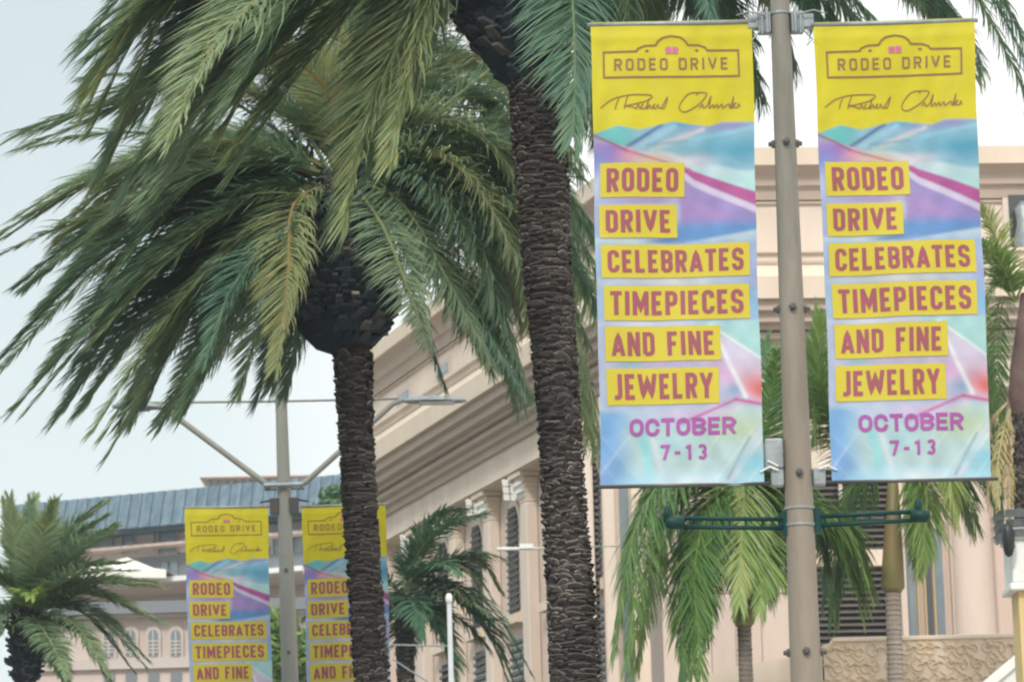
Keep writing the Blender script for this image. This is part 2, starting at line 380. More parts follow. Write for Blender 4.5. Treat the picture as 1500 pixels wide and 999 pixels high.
# smooth stone panels on the pink wall between the pipe and the main pole
for i, (a, c_) in enumerate(((1008, 1042), (1043.5, 1078), (1079.5, 1114), (1115.5, 1152), (1153.5, 1198))):
    for (y0, y1) in ((560, 700), (702, 868), (870, 1060)):
        fbox('panel', M['stone_pink'], a, c_, y0, y1, WOFF+.002, WOFF+.025, bev=.006)
# big louvred openings
def louvre(px0, px1, py0, py1, n, frame=True):
    wo, s0, s1, zl, zh = fbox('louvre_window', M['slatback'], px0, px1, py0, py1, WOFF+.002, WOFF+.03)
    q = MB(); h = (zh-zl)/n
    wall_box(q, C0, uf, nf, s0, s1, 0, .018, 0, .05)
    me = None
    for k in range(n):
        z = zl+h*(k+.3)
        q = MB(); o = C0+uf*s0+nf*(WOFF+.035)+Vector((0, 0, z))
        q.box(o, uf*(s1-s0), nf*.07-Vector((0, 0, h*.35)), (0, 0, .022)); q.build('slat', M['slat'], wo)
    return s0, s1, zl, zh
louvre(1198, 1350, 690, 806, 13); louvre(1198, 1352, 832, 945, 12)
fbox('mullion', M['stone'], 1263, 1268, 690, 806, WOFF+.1, WOFF+.15)
fbox('lintel', M['cream'], 1190, 1352, 807, 831, WOFF+.002, WOFF+.16, bev=.01)
fbox('lintel', M['stone'], 1190, 1352, 660, 689, WOFF+.002, WOFF+.12, bev=.01)
fbox('pilaster', M['stone_pink'], 1353, 1362, 690, 1100, WOFF+.003, WOFF+.2, bev=.01)
# tall glazed doors with brass-coloured frames
M['post_grey'] = mat('grey_post_paint', (.42, .44, .46), .6, (.5, .52, .53), 4)
M['brass'] = mat('brass_frame', (.55, .42, .22), .35, metal=.6)
wo, s0, s1, zl, zh = fbox('glazed_door', M['stone_pink'], 1363, 1424, 768, 1100, WOFF+.002, WOFF+.04)
for a, c_, mm in ((1366, 1380, 'glass_blue'), (1384, 1391, 'stone_dark'), (1394, 1404, 'glass'), (1408, 1421, 'glass_blue')):
    fbox('pane', M[mm], a, c_, 774, 1100, WOFF+.042, WOFF+.05, parent=wo)
for a in (1382, 1392.5, 1406): fbox('frame', M['brass'], a-1.2, a+1.2, 770, 1100, WOFF+.045, WOFF+.10, parent=wo)
# round columns at the right
for px, r in ((1458, .30), (1560, .30)):
    s, _ = hf(px, 850, WOFF); c = C0+uf*s+nf*(WOFF+.12)
    q = MB(); q.tube([(c.x, c.y, -.3), (c.x, c.y, zB-.004)], [r, r*.93], 28, cap=False); q.build('column', M['stone_pink'], bld, smooth=True)
s, _ = hf(1437, 850, WOFF); q = MB(); wall_box(q, C0, uf, nf, s-.10, s+.12, -.3, zB-.006, WOFF+.004, WOFF+.16); q.build('pilaster', M['stone_pink'], bld)
# upper-storey window at the far right with a pale figure-like ornament in it
wo, s0, s1, zl, zh = fbox('window', M['stone'], 1470, 1560, 268, 420, .002, .06, off=0)
fbox('pane', M['glass'], 1478, 1552, 280, 408, .062, .07, parent=wo, off=0)
q = MB(); sc_ = (s0+s1)/2+.1-.28; cc = C0+uf*sc_+nf*.22
q.tube([(cc.x, cc.y, zl+.12), (cc.x, cc.y, zl+.35), (cc.x+.03, cc.y, zl+.6), (cc.x, cc.y, zl+.85), (cc.x, cc.y, zl+1.05), (cc.x, cc.y, zl+1.15)], [.16, .13, .18, .1, .12, .04], 14); q.build('ornament', M['galv'], wo, smooth=True)
# white corner piece at the far end of the cornice
# carved low wall
def relief_wall():
    Y = 41.0
    t = thing('carved_wall', at(1350, 940, Y).xy.to_3d(), 'cream stone wall with carved scrollwork relief below the dark louvres, lower right', 'wall')
    a = at(1206, 946, Y); c = at(1222, 940, Y); d = at(1600, 940, Y); a.z = at(1206, 944, Y).z
    b = MB(); pts = [(a.x, a.z), (c.x, c.z), (d.x, c.z)]
    k = len(pts); vs = [(x, Y, z) for x, z in pts]+[(d.x, Y, -.1), (a.x, Y, -.1)]; vs += [(x, y+.4, z) for x, y, z in vs]
    b.add(vs, [(0, 4, 3, 2, 1), (5, 6, 7, 8, 9), (0, 1, 6, 5), (1, 2, 7, 6), (2, 3, 8, 7), (4, 0, 5, 9)])
    b.build('body', M['cream'], t)
    cp = MB(); cp.box((c.x-.02, Y-.03, c.z), (d.x-c.x, 0, 0), (0, .46, 0), (0, 0, .05)); bevel(cp.build('coping', M['cream'], t), .01)
    rs = random.Random(5); ww = MB()
    x = a.x+.10
    pil = (at(1318, 970, Y).x)
    while x < at(1500, 970, Y).x:
        for row in range(3):
            z0 = c.z-.12-row*.19
            cx_ = x+rs.uniform(-.04, .04); r = rs.uniform(.06, .1); ph = rs.uniform(0, 6.28); dr = rs.choice((-1, 1))
            pts = []
            for j in range(16):
                q = j/15; rr = r*(1-.75*q); an = ph+dr*q*6.5
                pts.append((cx_+rr*math.cos(an)+.05*q, Y-.008, z0+rr*math.sin(an)))
            ww.tube(pts, [.012]*15+[.004], 5)
            pts = [(cx_+dr*.08*math.sin(j*.5), Y-.008, z0-.12+.24*j/7) for j in range(8)]
            ww.tube(pts, .010, 5)
            ww.tube([(cx_, Y-.006, z0), (cx_+dr*.1, Y-.02, z0+.05), (cx_+dr*.16, Y-.006, z0+.02)], [.006, .02, .004], 5)
        x += .17
    ww.build('scrollwork', M['relief'], t)
    # sloping stair parapet in front at the far right
    s = thing('stair_parapet', at(1480, 999, 38).xy.to_3d(), 'white sloping stair parapet cutting across the lower right corner', 'parapet')
    p0 = at(1436, 1002, 38); p1 = at(1500, 948, 38); dd = p1-p0; e = p1+dd*1.5; st = p0-dd*3
    b = MB(); b.box((st.x, 38, st.z-.14), (e.x-st.x, 0, e.z-st.z), (0, .35, 0), (0, 0, .14)); bevel(b.build('coping', M['white'], s), .012)
    b = MB(); vs = [(st.x, 38.04, st.z-.142), (e.x, 38.04, e.z-.142), (e.x, 38.04, -.1), (st.x, 38.04, -.1)]; vs += [(x, y+.27, z) for x, y, z in vs]
    b.add(vs, [(0, 3, 2, 1), (4, 5, 6, 7), (0, 1, 5, 4), (1, 2, 6, 5), (2, 3, 7, 6), (3, 0, 4, 7)]); b.build('body', M['white'], s)
    # pale parapet left of the main pole
    s = thing('curved_parapet', at(1100, 990, 41).xy.to_3d(), 'pale parapet rising gently towards the main pole, behind the small coconut palm trunk', 'parapet')
    pts = [at(x, y, 41.) for x, y in ((990, 1003), (1032, 988), (1080, 976), (1125, 967), (1165, 962), (1204, 958))]
    b = MB(); vs = [(p.x, 41, p.z) for p in pts]; k = len(vs); vs += [(x, 41, -.1) for x, y, z in vs]; vs += [(x, 41.3, z) for x, y, z in vs]
    fs = []
    for i in range(k-1):
        fs += [(i, k+i, k+i+1, i+1), (2*k+i, 2*k+i+1, 3*k+i+1, 3*k+i), (i, i+1, 2*k+i+1, 2*k+i)]
    fs += [(0, 2*k, 3*k, k), (k-1, 2*k-1, 4*k-1, 3*k-1)]
    b.add(vs, fs); b.build('body', M['cream'], s)
M['relief'] = mat('carved_relief_stone', (.60, .46, .30), .85, (.68, .54, .37), 4)
relief_wall()
# white capital pier at the right edge
def pier():
    Y = 31.; t = thing('gate_pier', at(1500, 880, Y).xy.to_3d(), 'white capped yellow pier with ornate top at the right edge', 'pier')
    x0 = at(1484, 850, Y).x; wd = .55
    zt_ = at(1490, 790, Y).z; zm = at(1490, 853, Y).z
    b = MB(); b.box((x0, Y, zm), (wd, 0, 0), (0, wd, 0), (0, 0, zt_-zm)); bevel(b.build('cap_block', M['white'], t), .015)
    b = MB(); b.box((x0-.03, Y-.03, zm-.07), (wd+.06, 0, 0), (0, wd+.06, 0), (0, 0, .068)); bevel(b.build('moulding', M['white'], t), .015)
    b = MB(); b.box((x0+.05, Y+.05, -.1), (wd-.1, 0, 0), (0, wd-.1, 0), (0, 0, zm-.072+.1)); b.build('shaft', M['yellow_wall'], t)
    b = MB(); cx_ = x0+wd/2
    for j in range(4):
        b.box((x0-.02-.012*j, Y-.02-.012*j, zt_+.002+.04*j), (wd+.04+.024*j, 0, 0), (0, wd+.04+.024*j, 0), (0, 0, .037))
    cap_ = b.build('ornate_top', M['white'], t)
    b = MB(); rs = random.Random(3)
    for k in range(16):
        for row in range(3):
            xx = x0-.03+(wd+.06)*k/15
            q = Vector((xx, Y-.05, zt_+.02+row*.09))
            b.add([q-Vector((.02, 0, 0)), q+Vector((.02, 0, 0)), q+Vector((.02, -.03, .07)), q+Vector((-.02, -.03, .07)), q+Vector((rs.uniform(-.02, .02), -.07, .06))], [(0, 1, 2, 3), (3, 2, 4), (0, 4, 1)])
            q = Vector((x0-.05, Y-.03+(wd)*k/15, zt_+.02+row*.09))
            b.add([q-Vector((0, .02, 0)), q+Vector((0, .02, 0)), q+Vector((-.03, .02, .07)), q+Vector((-.03, -.02, .07)), q+Vector((-.07, 0, .06))], [(0, 1, 2, 3), (3, 2, 4), (0, 4, 1)])
    b.build('carved_leaf', M['galv'], cap_)
    # black oval lamp fixed beside it
    c = at(1477, 790, Y-.1); l = thing('wall_lamp', c, 'black oval lamp beside the white pier top at the right edge', 'lamp')
    b = MB(); n = 12; prof = [(-.16, .01), (-.14, .035), (-.08, .052), (0, .058), (.08, .052), (.13, .038), (.155, .012)]
    b.tube([(c.x, c.y, c.z+z) for z, r in prof], [r for z, r in prof], 16); b.build('lamp_body', M['black'], l, smooth=True)
    b = MB(); b.tube([(c.x, c.y, c.z-.05), (c.x+.12, c.y+.2, c.z-.05)], .014, 8); b.build('bracket', M['black'], l)
pier()
# downpipe/flagpole and slender rods in front of the corner
t = thing('downpipe', at(1001, 999, 43.5).xy.to_3d(), 'thin grey pipe standing against the pink wall right of the corner', 'pipe')
p0 = at(995, 720, 43.5); b = MB(); b.tube([(p0.x, 43.5, 0), (p0.x, 43.5, p0.z+1.2)], .06, 10); b.build('pipe', M['pole2'], t, smooth=True)
b = MB()
for z in (5.6, 6.9, 8.2): b.tube([(p0.x, 43.5, z), (p0.x, 43.5, z+.05)], .075, 10); 
b.build('collar', M['galv'], t)

# ================================================================== FAR BUILDINGS
def quadbox(b, A, B, h0, h1, dep):      # wall panel between ground points A,B from height h0 to h1, thickness dep backwards
    A = Vector(A); B = Vector(B); d = (B-A); n = Vector((-d.y, d.x, 0)).normalized()
    if n.y < 0: n = -n
    b.box(Vector((A.x, A.y, h0)), Vector((d.x, d.y, 0)), n*dep, (0, 0, h1-h0))
def lerp(a, b_, t): return a+(b_-a)*t
def far_buildings():
    YL, YR = 108.6, 104.
    t = thing('mansard_block', (-12, 112, 0), 'far blue-grey metal roofed block with white awnings on its terrace, at the left', 'building')
    A = at(20, 745, YL); B = at(505, 700, YR); zr = (A.z+B.z)/2
    A2 = Vector((A.x, A.y, 0)); B2 = Vector((B.x, B.y, 0)); back = Vector((.1, 1, 0)).normalized()
    def P(f, z, o=0): q = lerp(A2, B2, f); q = q-back*o; q.z = z; return q
    def fz(px, py):      # fraction and height on the facade plane
        n = (B2-A2).cross(Vector((0, 0, 1))).normalized(); q = hit(px, py, A2, n)
        return (q-A2).dot((B2-A2).normalized())/(B2-A2).length, q.z
    ztop = fz(300, 713)[1]; zbot = fz(300, 769)[1]
    npan = 90
    for i in range(npan):
        f0 = i/npan; f1 = (i+.94)/npan; b = MB(); o = .25+.04*(i % 3)
        vs = [P(f0, zbot, o+.5), P(f1, zbot, o+.5), P(f1, ztop, o-.3), P(f0, ztop, o-.3)]; vs += [q+back*.2 for q in vs]
        b.add(vs, [(0, 1, 2, 3), (7, 6, 5, 4), (0, 4, 5, 1), (1, 5, 6, 2), (2, 6, 7, 3), (3, 7, 4, 0)])
        b.build('roof_panel', M['slate'] if random.random() < .6 else M['slate2'], t)
    b = MB(); vs = [P(0, zbot-.05, .1), P(1, zbot-.05, .1), P(1, ztop, -.1), P(0, ztop, -.1)]; vs += [q+back*9 for q in vs]
    b.add(vs, [(0, 1, 2, 3), (7, 6, 5, 4), (0, 4, 5, 1), (1, 5, 6, 2), (2, 6, 7, 3), (3, 7, 4, 0)]); b.build('roof', M['slate'], t)
    b = MB(); vs = [P(0, 0, -.6), P(1, 0, -.6), P(1, zbot-.06, -.6), P(0, zbot-.06, -.6)]; vs += [q+back*8 for q in vs]
    b.add(vs, [(0, 1, 2, 3), (7, 6, 5, 4), (0, 4, 5, 1), (1, 5, 6, 2), (2, 6, 7, 3), (3, 7, 4, 0)]); b.build('wall', M['far_wall'], t)
    def fb(name, m, x0, x1, y0, y1, o0, o1, par=t):
        f0, zh = fz(x0, y0); f1, _ = fz(x1, y0); _, zl = fz(x0, y1); b = MB()
        vs = [P(f0, zl, o1), P(f1, zl, o1), P(f1, zh, o1), P(f0, zh, o1)]; vs += [q+back*(o1-o0) for q in vs]
        b.add(vs, [(0, 1, 2, 3), (7, 6, 5, 4), (0, 4, 5, 1), (1, 5, 6, 2), (2, 6, 7, 3), (3, 7, 4, 0)]); return b.build(name, m, par)
    for x0, x1, mm in ((100, 124, 'far_glass'), (134, 160, 'far_glass'), (174, 190, 'far_glass'), (194, 220, 'far_pink'), (228, 252, 'far_glass'), (256, 272, 'far_pink'), (396, 410, 'far_glass'), (425, 440, 'far_glass')):
        wv = fb('window', M[mm], x0, x1, 776, 806, -.6, -.5)
        fb('frame', M['far_wall'], x0-2, x0-.5, 774, 808, -.6, -.4, wv)
    fb('ledge', M['far_pink'], 60, 460, 811, 815, -.6, .2)
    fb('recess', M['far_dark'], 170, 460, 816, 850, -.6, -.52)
    for x0, x1 in ((232, 241), (246, 256), (398, 408), (425, 441)): fb('window', M['far_glass'], x0, x1, 820, 846, -.518, -.45)
    # white awning roofs on the terrace
    for (ax, ay, bx, by, cx_, cy_, ex, ey) in ((150, 852, 196, 822, 236, 838, 272, 852), (60, 856, 110, 826, 150, 836, 176, 850)):
        f0, z0 = fz(ax, ay); f1, z1_ = fz(bx, by); f2, z2_ = fz(cx_, cy_); f3, z3 = fz(ex, ey)
        b = MB(); vs = [P(f0, z0, 3), P(f1, z1_, 1), P(f2, z2_, 1), P(f3, z3, 3), P(f0, z0-.25, 3.02), P(f3, z3-.25, 3.02), P(f0, z0, -.4), P(f3, z3, -.4)]
        b.add(vs, [(0, 3, 2, 1), (4, 5, 3, 0), (0, 1, 6), (3, 7, 2), (1, 2, 7, 6)]); b.build('awning', M['awning'], t)
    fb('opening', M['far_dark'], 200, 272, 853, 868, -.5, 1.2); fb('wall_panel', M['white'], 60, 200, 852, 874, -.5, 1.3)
    for x in (218, 242, 262): fb('post', M['awning'], x-1, x+1, 852, 868, 1.2, 1.5)
    fb('parapet', M['white'], 120, 460, 869, 876, -.5, 2.2)
    fb('railing', M['far_pink'], 60, 460, 877, 884, -.5, 2.0)
    # lower building with arched windows
    Y = 96.; t2 = thing('arcade_building', at(240, 999, Y).xy.to_3d(), 'far pale pink building with small arched windows beside the left palm', 'building')
    def rb(name, m, x0, x1, y0, y1, y, dep, par=t2):
        a = at(x0, y0, y); c = at(x1, y1, y); a2 = at(x1, y0, y); b = MB()
        b.box((a.x, y, c.z if y1 < 1100 else 0), (a2.x-a.x, 0, 0), (0, dep, 0), (0, 0, (a.z-c.z) if y1 < 1100 else a.z)); return b.build(name, m, par)
    rb('wall', M['far_pink'], 20, 470, 897, 1200, Y, 6)
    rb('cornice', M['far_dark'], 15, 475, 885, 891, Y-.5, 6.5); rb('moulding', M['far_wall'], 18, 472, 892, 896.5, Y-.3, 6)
    for x in (160, 192, 225, 258, 291, 324, 357, 425, 460):
        a = at(x-7, 962, Y); c = at(x+7, 922, Y); q = MB()
        extr(q, Vector((0, Y, 0)), Vector((1, 0, 0)), Vector((0, -1, 0)), arch_outline(a.x-.08, c.x+.08, a.z-.05, c.z+.12), .002, .1); wv = q.build('window', M['far_wall'], t2)
        q = MB(); extr(q, Vector((0, Y, 0)), Vector((1, 0, 0)), Vector((0, -1, 0)), arch_outline(a.x, c.x, a.z, c.z), .102, .12); q.build('pane', M['far_glass'], wv)
        q = MB(); 
        for k in range(1, 5): z = lerp(a.z, c.z-.25, k/5); q.box((a.x, Y-.15, z), (c.x-a.x, 0, 0), (0, .028, 0), (0, 0, .04))
        q.box(((a.x+c.x)/2-.02, Y-.155, a.z), (.04, 0, 0), (0, .03, 0), (0, 0, c.z-a.z-.02)); q.build('glazing_bar', M['far_wall'], wv)
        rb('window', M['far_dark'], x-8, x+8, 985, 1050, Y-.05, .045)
    rb('string_course', M['far_wall'], 20, 470, 968, 972, Y-.15, .148)
    # very far rooftop
    Y = 170.; t3 = thing('distant_rooftop', at(370, 720, Y).xy.to_3d(), 'distant pink building top just above the blue-grey roof behind the second pole', 'building')
    def rb3(name, m, x0, x1, y0, y1, y, dep): return rb(name, m, x0, x1, y0, y1, y, dep, t3)
    rb3('wall', M['far_pink'], 300, 455, 698, 1200, Y, 8)
    b = MB(); a = at(292, 699, Y-1); c = at(340, 690, Y-1); d = at(452, 684, Y-1); e = at(462, 696, Y-1)
    vs = [(a.x, Y-1, a.z), (e.x, Y-1, e.z), (d.x, Y+3, d.z+.3), (c.x, Y+3, c.z+.3), (a.x, Y+8, a.z), (e.x, Y+8, e.z)]
    b.add(vs, [(0, 1, 2, 3), (4, 3, 2, 5), (0, 3, 4), (1, 5, 2), (0, 4, 5, 1)]); b.build('roof', M['tile'], t3)
    for x in range(306, 450, 12): rb3('window', M['far_glass'], x, x+5, 702, 712, Y-.1, .09)
far_buildings()

# ================================================================== BANNERS
def arc(cx, cy, rx, ry, a0, a1, n=6): return [(cx+rx*math.cos(R(a0+(a1-a0)*i/n)), cy+ry*math.sin(R(a0+(a1-a0)*i/n))) for i in range(n+1)]
def glyph(ch, w, h):
    """centreline strokes of a condensed grotesque capital, cap height 1, half stroke h"""
    L, Rr, B, T = h, w-h, h, 1-h; r = min(.17 if w < .62 else .36, (Rr-L)/2*.98); m = .5
    rr = lambda a, b_, c, d: None
    S = {
     'O': [arc(Rr-r, T-r, r, r, 0, 90)+arc(L+r, T-r, r, r, 90, 180)+arc(L+r, B+r, r, r, 180, 270)+arc(Rr-r, B+r, r, r, 270, 360)],
     'D': [[(L, B), (L, T)]+arc(Rr-r, T-r, r, r, 90, 0)+arc(Rr-r, B+r, r, r, 0, -90)+[(L, B)]],
     'C': [[(Rr, .68)]+arc(Rr-r, T-r, r, r, 0, 90)+arc(L+r, T-r, r, r, 90, 180)+arc(L+r, B+r, r, r, 180, 270)+arc(Rr-r, B+r, r, r, 270, 360)+[(Rr, .32)]],
     'R': [[(L, 0), (L, T)]+arc(Rr-r, T-r, r, r, 90, 0)+arc(Rr-r, m+r-.02, r, r, 0, -90)+[(L, m-.02)], [((L+Rr)/2, m-.02), (Rr, 0)]],
     'P': [[(L, 0), (L, T)]+arc(Rr-r, T-r, r, r, 90, 0)+arc(Rr-r, m+r-.05, r, r, 0, -90)+[(L, m-.05)]],
     'B': [[(L, B), (L, T)]+arc(Rr-r, T-r*.9, r, r*.9, 90, 0)+arc(Rr-r, m+r*.9+.01, r, r*.9, 0, -90)+[(L, m+.01)], [(Rr-r, m+.01)]+arc(Rr-r, m-r*.9+.01, r, r*.9, 90, 0)+arc(Rr-r, B+r*.9, r, r*.9, 0, -90)+[(L, B)]],
     'E': [[(Rr+h*.6, T), (L, T), (L, B), (Rr+h*.6, B)], [(L, m), (Rr, m)]],
     'F': [[(Rr+h*.6, T), (L, T), (L, 0)], [(L, m), (Rr, m)]],
     'L': [[(L, 1), (L, B), (Rr+h*.6, B)]],
     'A': [[(L*.8, 0), (w/2, 1-h*.6), (w-L*.8, 0)], [(L+.07*w, .25), (Rr-.07*w, .25)]],
     'V': [[(L*.8, 1), (w/2, h*.6), (w-L*.8, 1)]],
     'Y': [[(L*.8, 1), (w/2, .42), (w-L*.8, 1)], [(w/2, .42), (w/2, 0)]],
     'T': [[(0, T), (w, T)], [(w/2, T), (w/2, 0)]],
     'N': [[(L, 0), (L, 1)], [(L, 1-h*.3), (Rr, h*.3)], [(Rr, 0), (Rr, 1)]],
     'M': [[(L, 0), (L, 1)], [(L, 1-h*.4), (w/2, .25), (Rr, 1-h*.4)], [(Rr, 1), (Rr, 0)]],
     'W': [[(L*.8, 1), (w*.27, h), (w/2, .8), (w*.73, h), (w-L*.8, 1)]],
     'I': [[(w/2, 0), (w/2, 1)]],
     'J': [[(Rr, 1)]+arc(Rr-r, B+r, r, r, 0, -90)+[(L*.6, B)]],
     'S': [[(Rr, .70)]+arc(Rr-r, T-r, r, r, 0, 90)+arc(L+r, T-r, r, r, 90, 180)+arc(L+r, m+r+.01, r, r, 180, 235)+arc(Rr-r, m-r-.01, r, r, 55, 0)+arc(Rr-r, B+r, r, r, 0, -90)+arc(L+r, B+r, r, r, 270, 180)+[(L, .30)]],
     '7': [[(0, T), (w-h*.8, T), (w*.4, 0)]],
     '1': [[(w*.1, .78), (w*.55, T), (w*.55, 0)]],
     '3': [[(L, .74)]+arc(w/2, T-.2, Rr-w/2, .2, 160, -90, 8), arc(w/2, B+.23, Rr-w/2, .23, 90, -160, 8)],
     '-': [[(w*.1, .45), (w*.9, .45)]],
    }
    if ch == '3': S['3'] = [arc(w/2, .5+.205, Rr-w/2, .205, 155, -90, 9), arc(w/2, B+.205, Rr-w/2, .205, 90, -155, 9)]
    closed = ch in 'O'
    return S[ch], closed
def strip(pts, hw, closed=False, dd_=.2):
    """2-D stroke -> quads with mitred joints"""
    q = [Vector((p[0], p[1])) for p in pts]; o = [q[0]]
    for p in q[1:]:
        if (p-o[-1]).length > 1e-5: o.append(p)
    q = o
    if closed and (q[0]-q[-1]).length < 1e-5: q = q[:-1]
    o = []
    for i in range(len(q) if closed else len(q)-1):
        a_, c_ = q[i], q[(i+1) % len(q)]; k_ = max(1, int((c_-a_).length/dd_)); o += [a_+(c_-a_)*(j/k_) for j in range(k_)]
    if not closed: o.append(q[-1])
    q = o
    n = len(q); vs = []
    for i in range(n):
        a = q[i-1] if (i > 0 or closed) else None; c = q[(i+1) % n] if (i < n-1 or closed) else None
        d1 = (q[i]-a).normalized() if a is not None else None; d2 = (c-q[i]).normalized() if c is not None else None
        if d1 is None: d1 = d2
        if d2 is None: d2 = d1
        n1 = Vector((-d1.y, d1.x)); n2 = Vector((-d2.y, d2.x)); m = n1+n2
        if m.length < .3: m = n1
        else: m = m/ max(.45, m.length_squared/2)*1.0 if False else m.normalized()/max(.5, m.normalized().dot(n1))
        vs += [q[i]+m*hw, q[i]-m*hw]
    fs = [(2*i, 2*i+1, 2*i+3, 2*i+2) for i in range(n-1)]
    if closed: fs.append((2*n-2, 2*n-1, 1, 0))
    return [(v.x, v.y) for v in vs], fs
WID = {'I': .2, 'M': .62, 'W': .74, 'E': .42, 'F': .42, 'L': .41, 'T': .44, 'A': .52, 'V': .52, 'Y': .52, 'J': .36, '1': .42, '-': .36, 'N': .50}
def text2d(s, x0, x1, y0, y1, asp, h=.086, wide=1.0, gap=.11):
    """s fitted in the u,v box (y0 top, y1 bottom); asp = banner height/width. returns verts (u,v), faces"""
    ws = [(.28 if c == ' ' else (WID.get(c, .47)*wide if c != 'I' else 2*h+.02)) for c in s]
    tot = sum(ws)+gap*(len(s)-1); H = y1-y0; sx = (x1-x0)/tot; V = []; F = []; x = 0; out_ = []
    for c, w_ in zip(s, ws):
        if c != ' ':
            st, cl = glyph(c, w_, h)
            for p in st:
                vs, fs = strip(p, h, cl)
                b0 = len(V); V += [(x0+(x+a)*sx, y1-min(1, max(0, b_))*H) for a, b_ in vs]; F += [tuple(i+b0 for i in f) for f in fs]
            out_.append((V, F)); V = []; F = []
        x += w_+gap
    return out_
ASP = 682/237.
def sm(x, a, b_): t = np.clip((x-a)/(b_-a), 0, 1); return t*t*(3-2*t)
def srgb(r, g, b_):
    c = np.array([r, g, b_])/255.; return np.where(c < .04045, c/12.92, ((c+.055)/1.055)**2.4)
def print_colour(u, v):
    """flat holographic-foil artwork of the banner"""
    C = np.zeros(u.shape+(3,)); 
    def lay(mask, c, k=1.0):
        m = (np.clip(mask, 0, 1)*k)[..., None]; C[:] = C*(1-m)+srgb(*c)*m
    def blob(cu, cv, ru, rv): return np.exp(-(((u-cu)/ru)**2+((v-cv)/rv)**2))
    def line(p, q, w_, soft=1.0, full=False):
        p = np.array(p, float); q = np.array(q, float); A = np.stack([u, v*ASP], -1); p2 = p*[1, ASP]; q2 = q*[1, ASP]; d = q2-p2
        t = ((A-p2)@d)/(d@d); t = np.clip(t, 0, 1); dist = np.linalg.norm(A-(p2+t[..., None]*d), axis=-1)
        return np.exp(-(dist/(w_))**2*(1.0))
    curve = lambda xs, ys: np.interp(u, xs, ys)
    wob = .004*np.sin(9*u+14*v)+.003*np.sin(23*u-31*v)
    s = .004
    below = lambda cv, so=s: sm(v+wob, cv-so, cv+so)
    lay(np.ones_like(u), (204, 192, 24))
    c0 = curve([0, .15, .28, .5, .62, .72, .8, 1], [.246, .229, .238, .221, .228, .232, .222, .224])
    m0 = sm(v, c0-.002, c0+.003)
    lay(m0, (140, 188, 208))
    lay(m0*sm(-u, -.32, -.15), (105, 190, 190)); lay(m0*blob(.6, .235, .16, .012), (150, 165, 205), .8)
    lay(m0*blob(.53, .226, .1, .01), (70, 165, 185), .8); lay(m0*blob(.85, .232, .14, .012), (150, 140, 195), .9)
    lay(m0*line((.2, .277), (.42, .229), .012), (70, 95, 150), .9); lay(m0*line((.27, .278), (.5, .232), .02), (165, 205, 228), .8)
    lay(m0*line((.36, .283), (.6, .25), .02), (190, 210, 205), .8); lay(m0*line((.4, .272), (.68, .238), .012), (214, 200, 212), .9)
    lay(m0*line((.33, .272), (.62, .262), .012), (120, 165, 180), .6)
    lay(m0*line((.6, .262), (1.0, .236), .014), (150, 205, 226), .8)
    lay(m0*blob(.9, .285, .25, .03), (78, 160, 190), .95); lay(m0*blob(.6, .29, .12, .012), (120, 170, 185), .7)
    cm = curve([0, .2, .3, .6, 1], [.262, .277, .284, .302, .335]); lay(below(cm, .006), (190, 212, 222)); lay(below(cm, .006)*blob(1, .36, .3, .03), (170, 215, 212), .9)
    lay(blob(.6, .305, .15, .012)*m0, (222, 208, 224), .8)
    c1 = curve([0, .2, .45, .57, 1], [.25, .282, .302, .322, .378])
    lay(below(c1, .004)*sm(-u, -.6, -.3), (200, 180, 200)); lay(below(c1, .004)*blob(.1, .285, .14, .04), (150, 115, 195), .95); lay(below(c1, .004)*blob(.0, .31, .1, .03), (105, 130, 205), .9)
    lay(blob(.22, .292, .07, .014)*m0, (225, 150, 175), .8); lay(blob(.36, .302, .12, .012)*m0, (225, 195, 150), .8)
    lay(line((-.02, .245), (.2, .283), .01), (165, 50, 110), .8); lay(line((.2, .283), (.6, .325), .008), (185, 105, 130), .75)
    th = curve([0, .5, .62, 1], [.0, .0, .018, .030]); mg = sm(v, c1-.003, c1+.003)*(1-sm(v, c1+th-.003, c1+th+.003))*sm(u, .5, .56)
    c2 = c1+th; right = sm(u, .5, .56)
    lay(sm(v, c2-.002, c2+.004)*right, (156, 140, 200)); lay(mg, (178, 82, 150))
    lay(right*sm(v, c2-.001, c2+.004)*(1-sm(v, c2+.012, c2+.02)), (216, 204, 228), .9)
    lay(right*sm(v, c2+.03, c2+.06)*blob(.75, .41, .3, .03), (176, 142, 200), .8)
    lay(sm(v, .425, .455), (98, 150, 208), .95); lay(sm(v, .35, .38)*sm(-u, -.5, -.35), (170, 185, 225), .8)
    c3 = curve([0, .35, .55, 1], [.47, .475, .482, .458]); lay(sm(v, c3-.003, c3+.006), (186, 208, 226)); lay(sm(v, .47, .49), (158, 184, 218), .8)
    lay(blob(.04, .37, .06, .05), (178, 200, 232), .9); lay(blob(.35, .391, .25, .008), (170, 140, 190), .8); lay(blob(.2, .478, .16, .007), (205, 220, 215), .8); lay(blob(.42, .478, .1, .005), (80, 120, 170), .9)
    lay(blob(.45, .565, .4, .01), (210, 208, 205), .9); lay(blob(.98, .56, .06, .05), (165, 170, 218), .9); lay(blob(.98, .62, .06, .04), (140, 190, 225), .9)
    lay(sm(v, .64, .66), (180, 192, 218)); lay(blob(.3, .655, .3, .006), (215, 215, 225), .9)
    tr = sm(v, .65+0*u, .655)*(1-sm(v, curve([0, .7, 1], [.6, .665, .735])-.003, curve([0, .7, 1], [.6, .665, .735])+.003)); lay(tr, (172, 216, 216))
    sh = sm(v, curve([0, .7, 1], [.6, .665, .735]), curve([0, .7, 1], [.6, .665, .735])+.006)*sm(u, .7, .74)
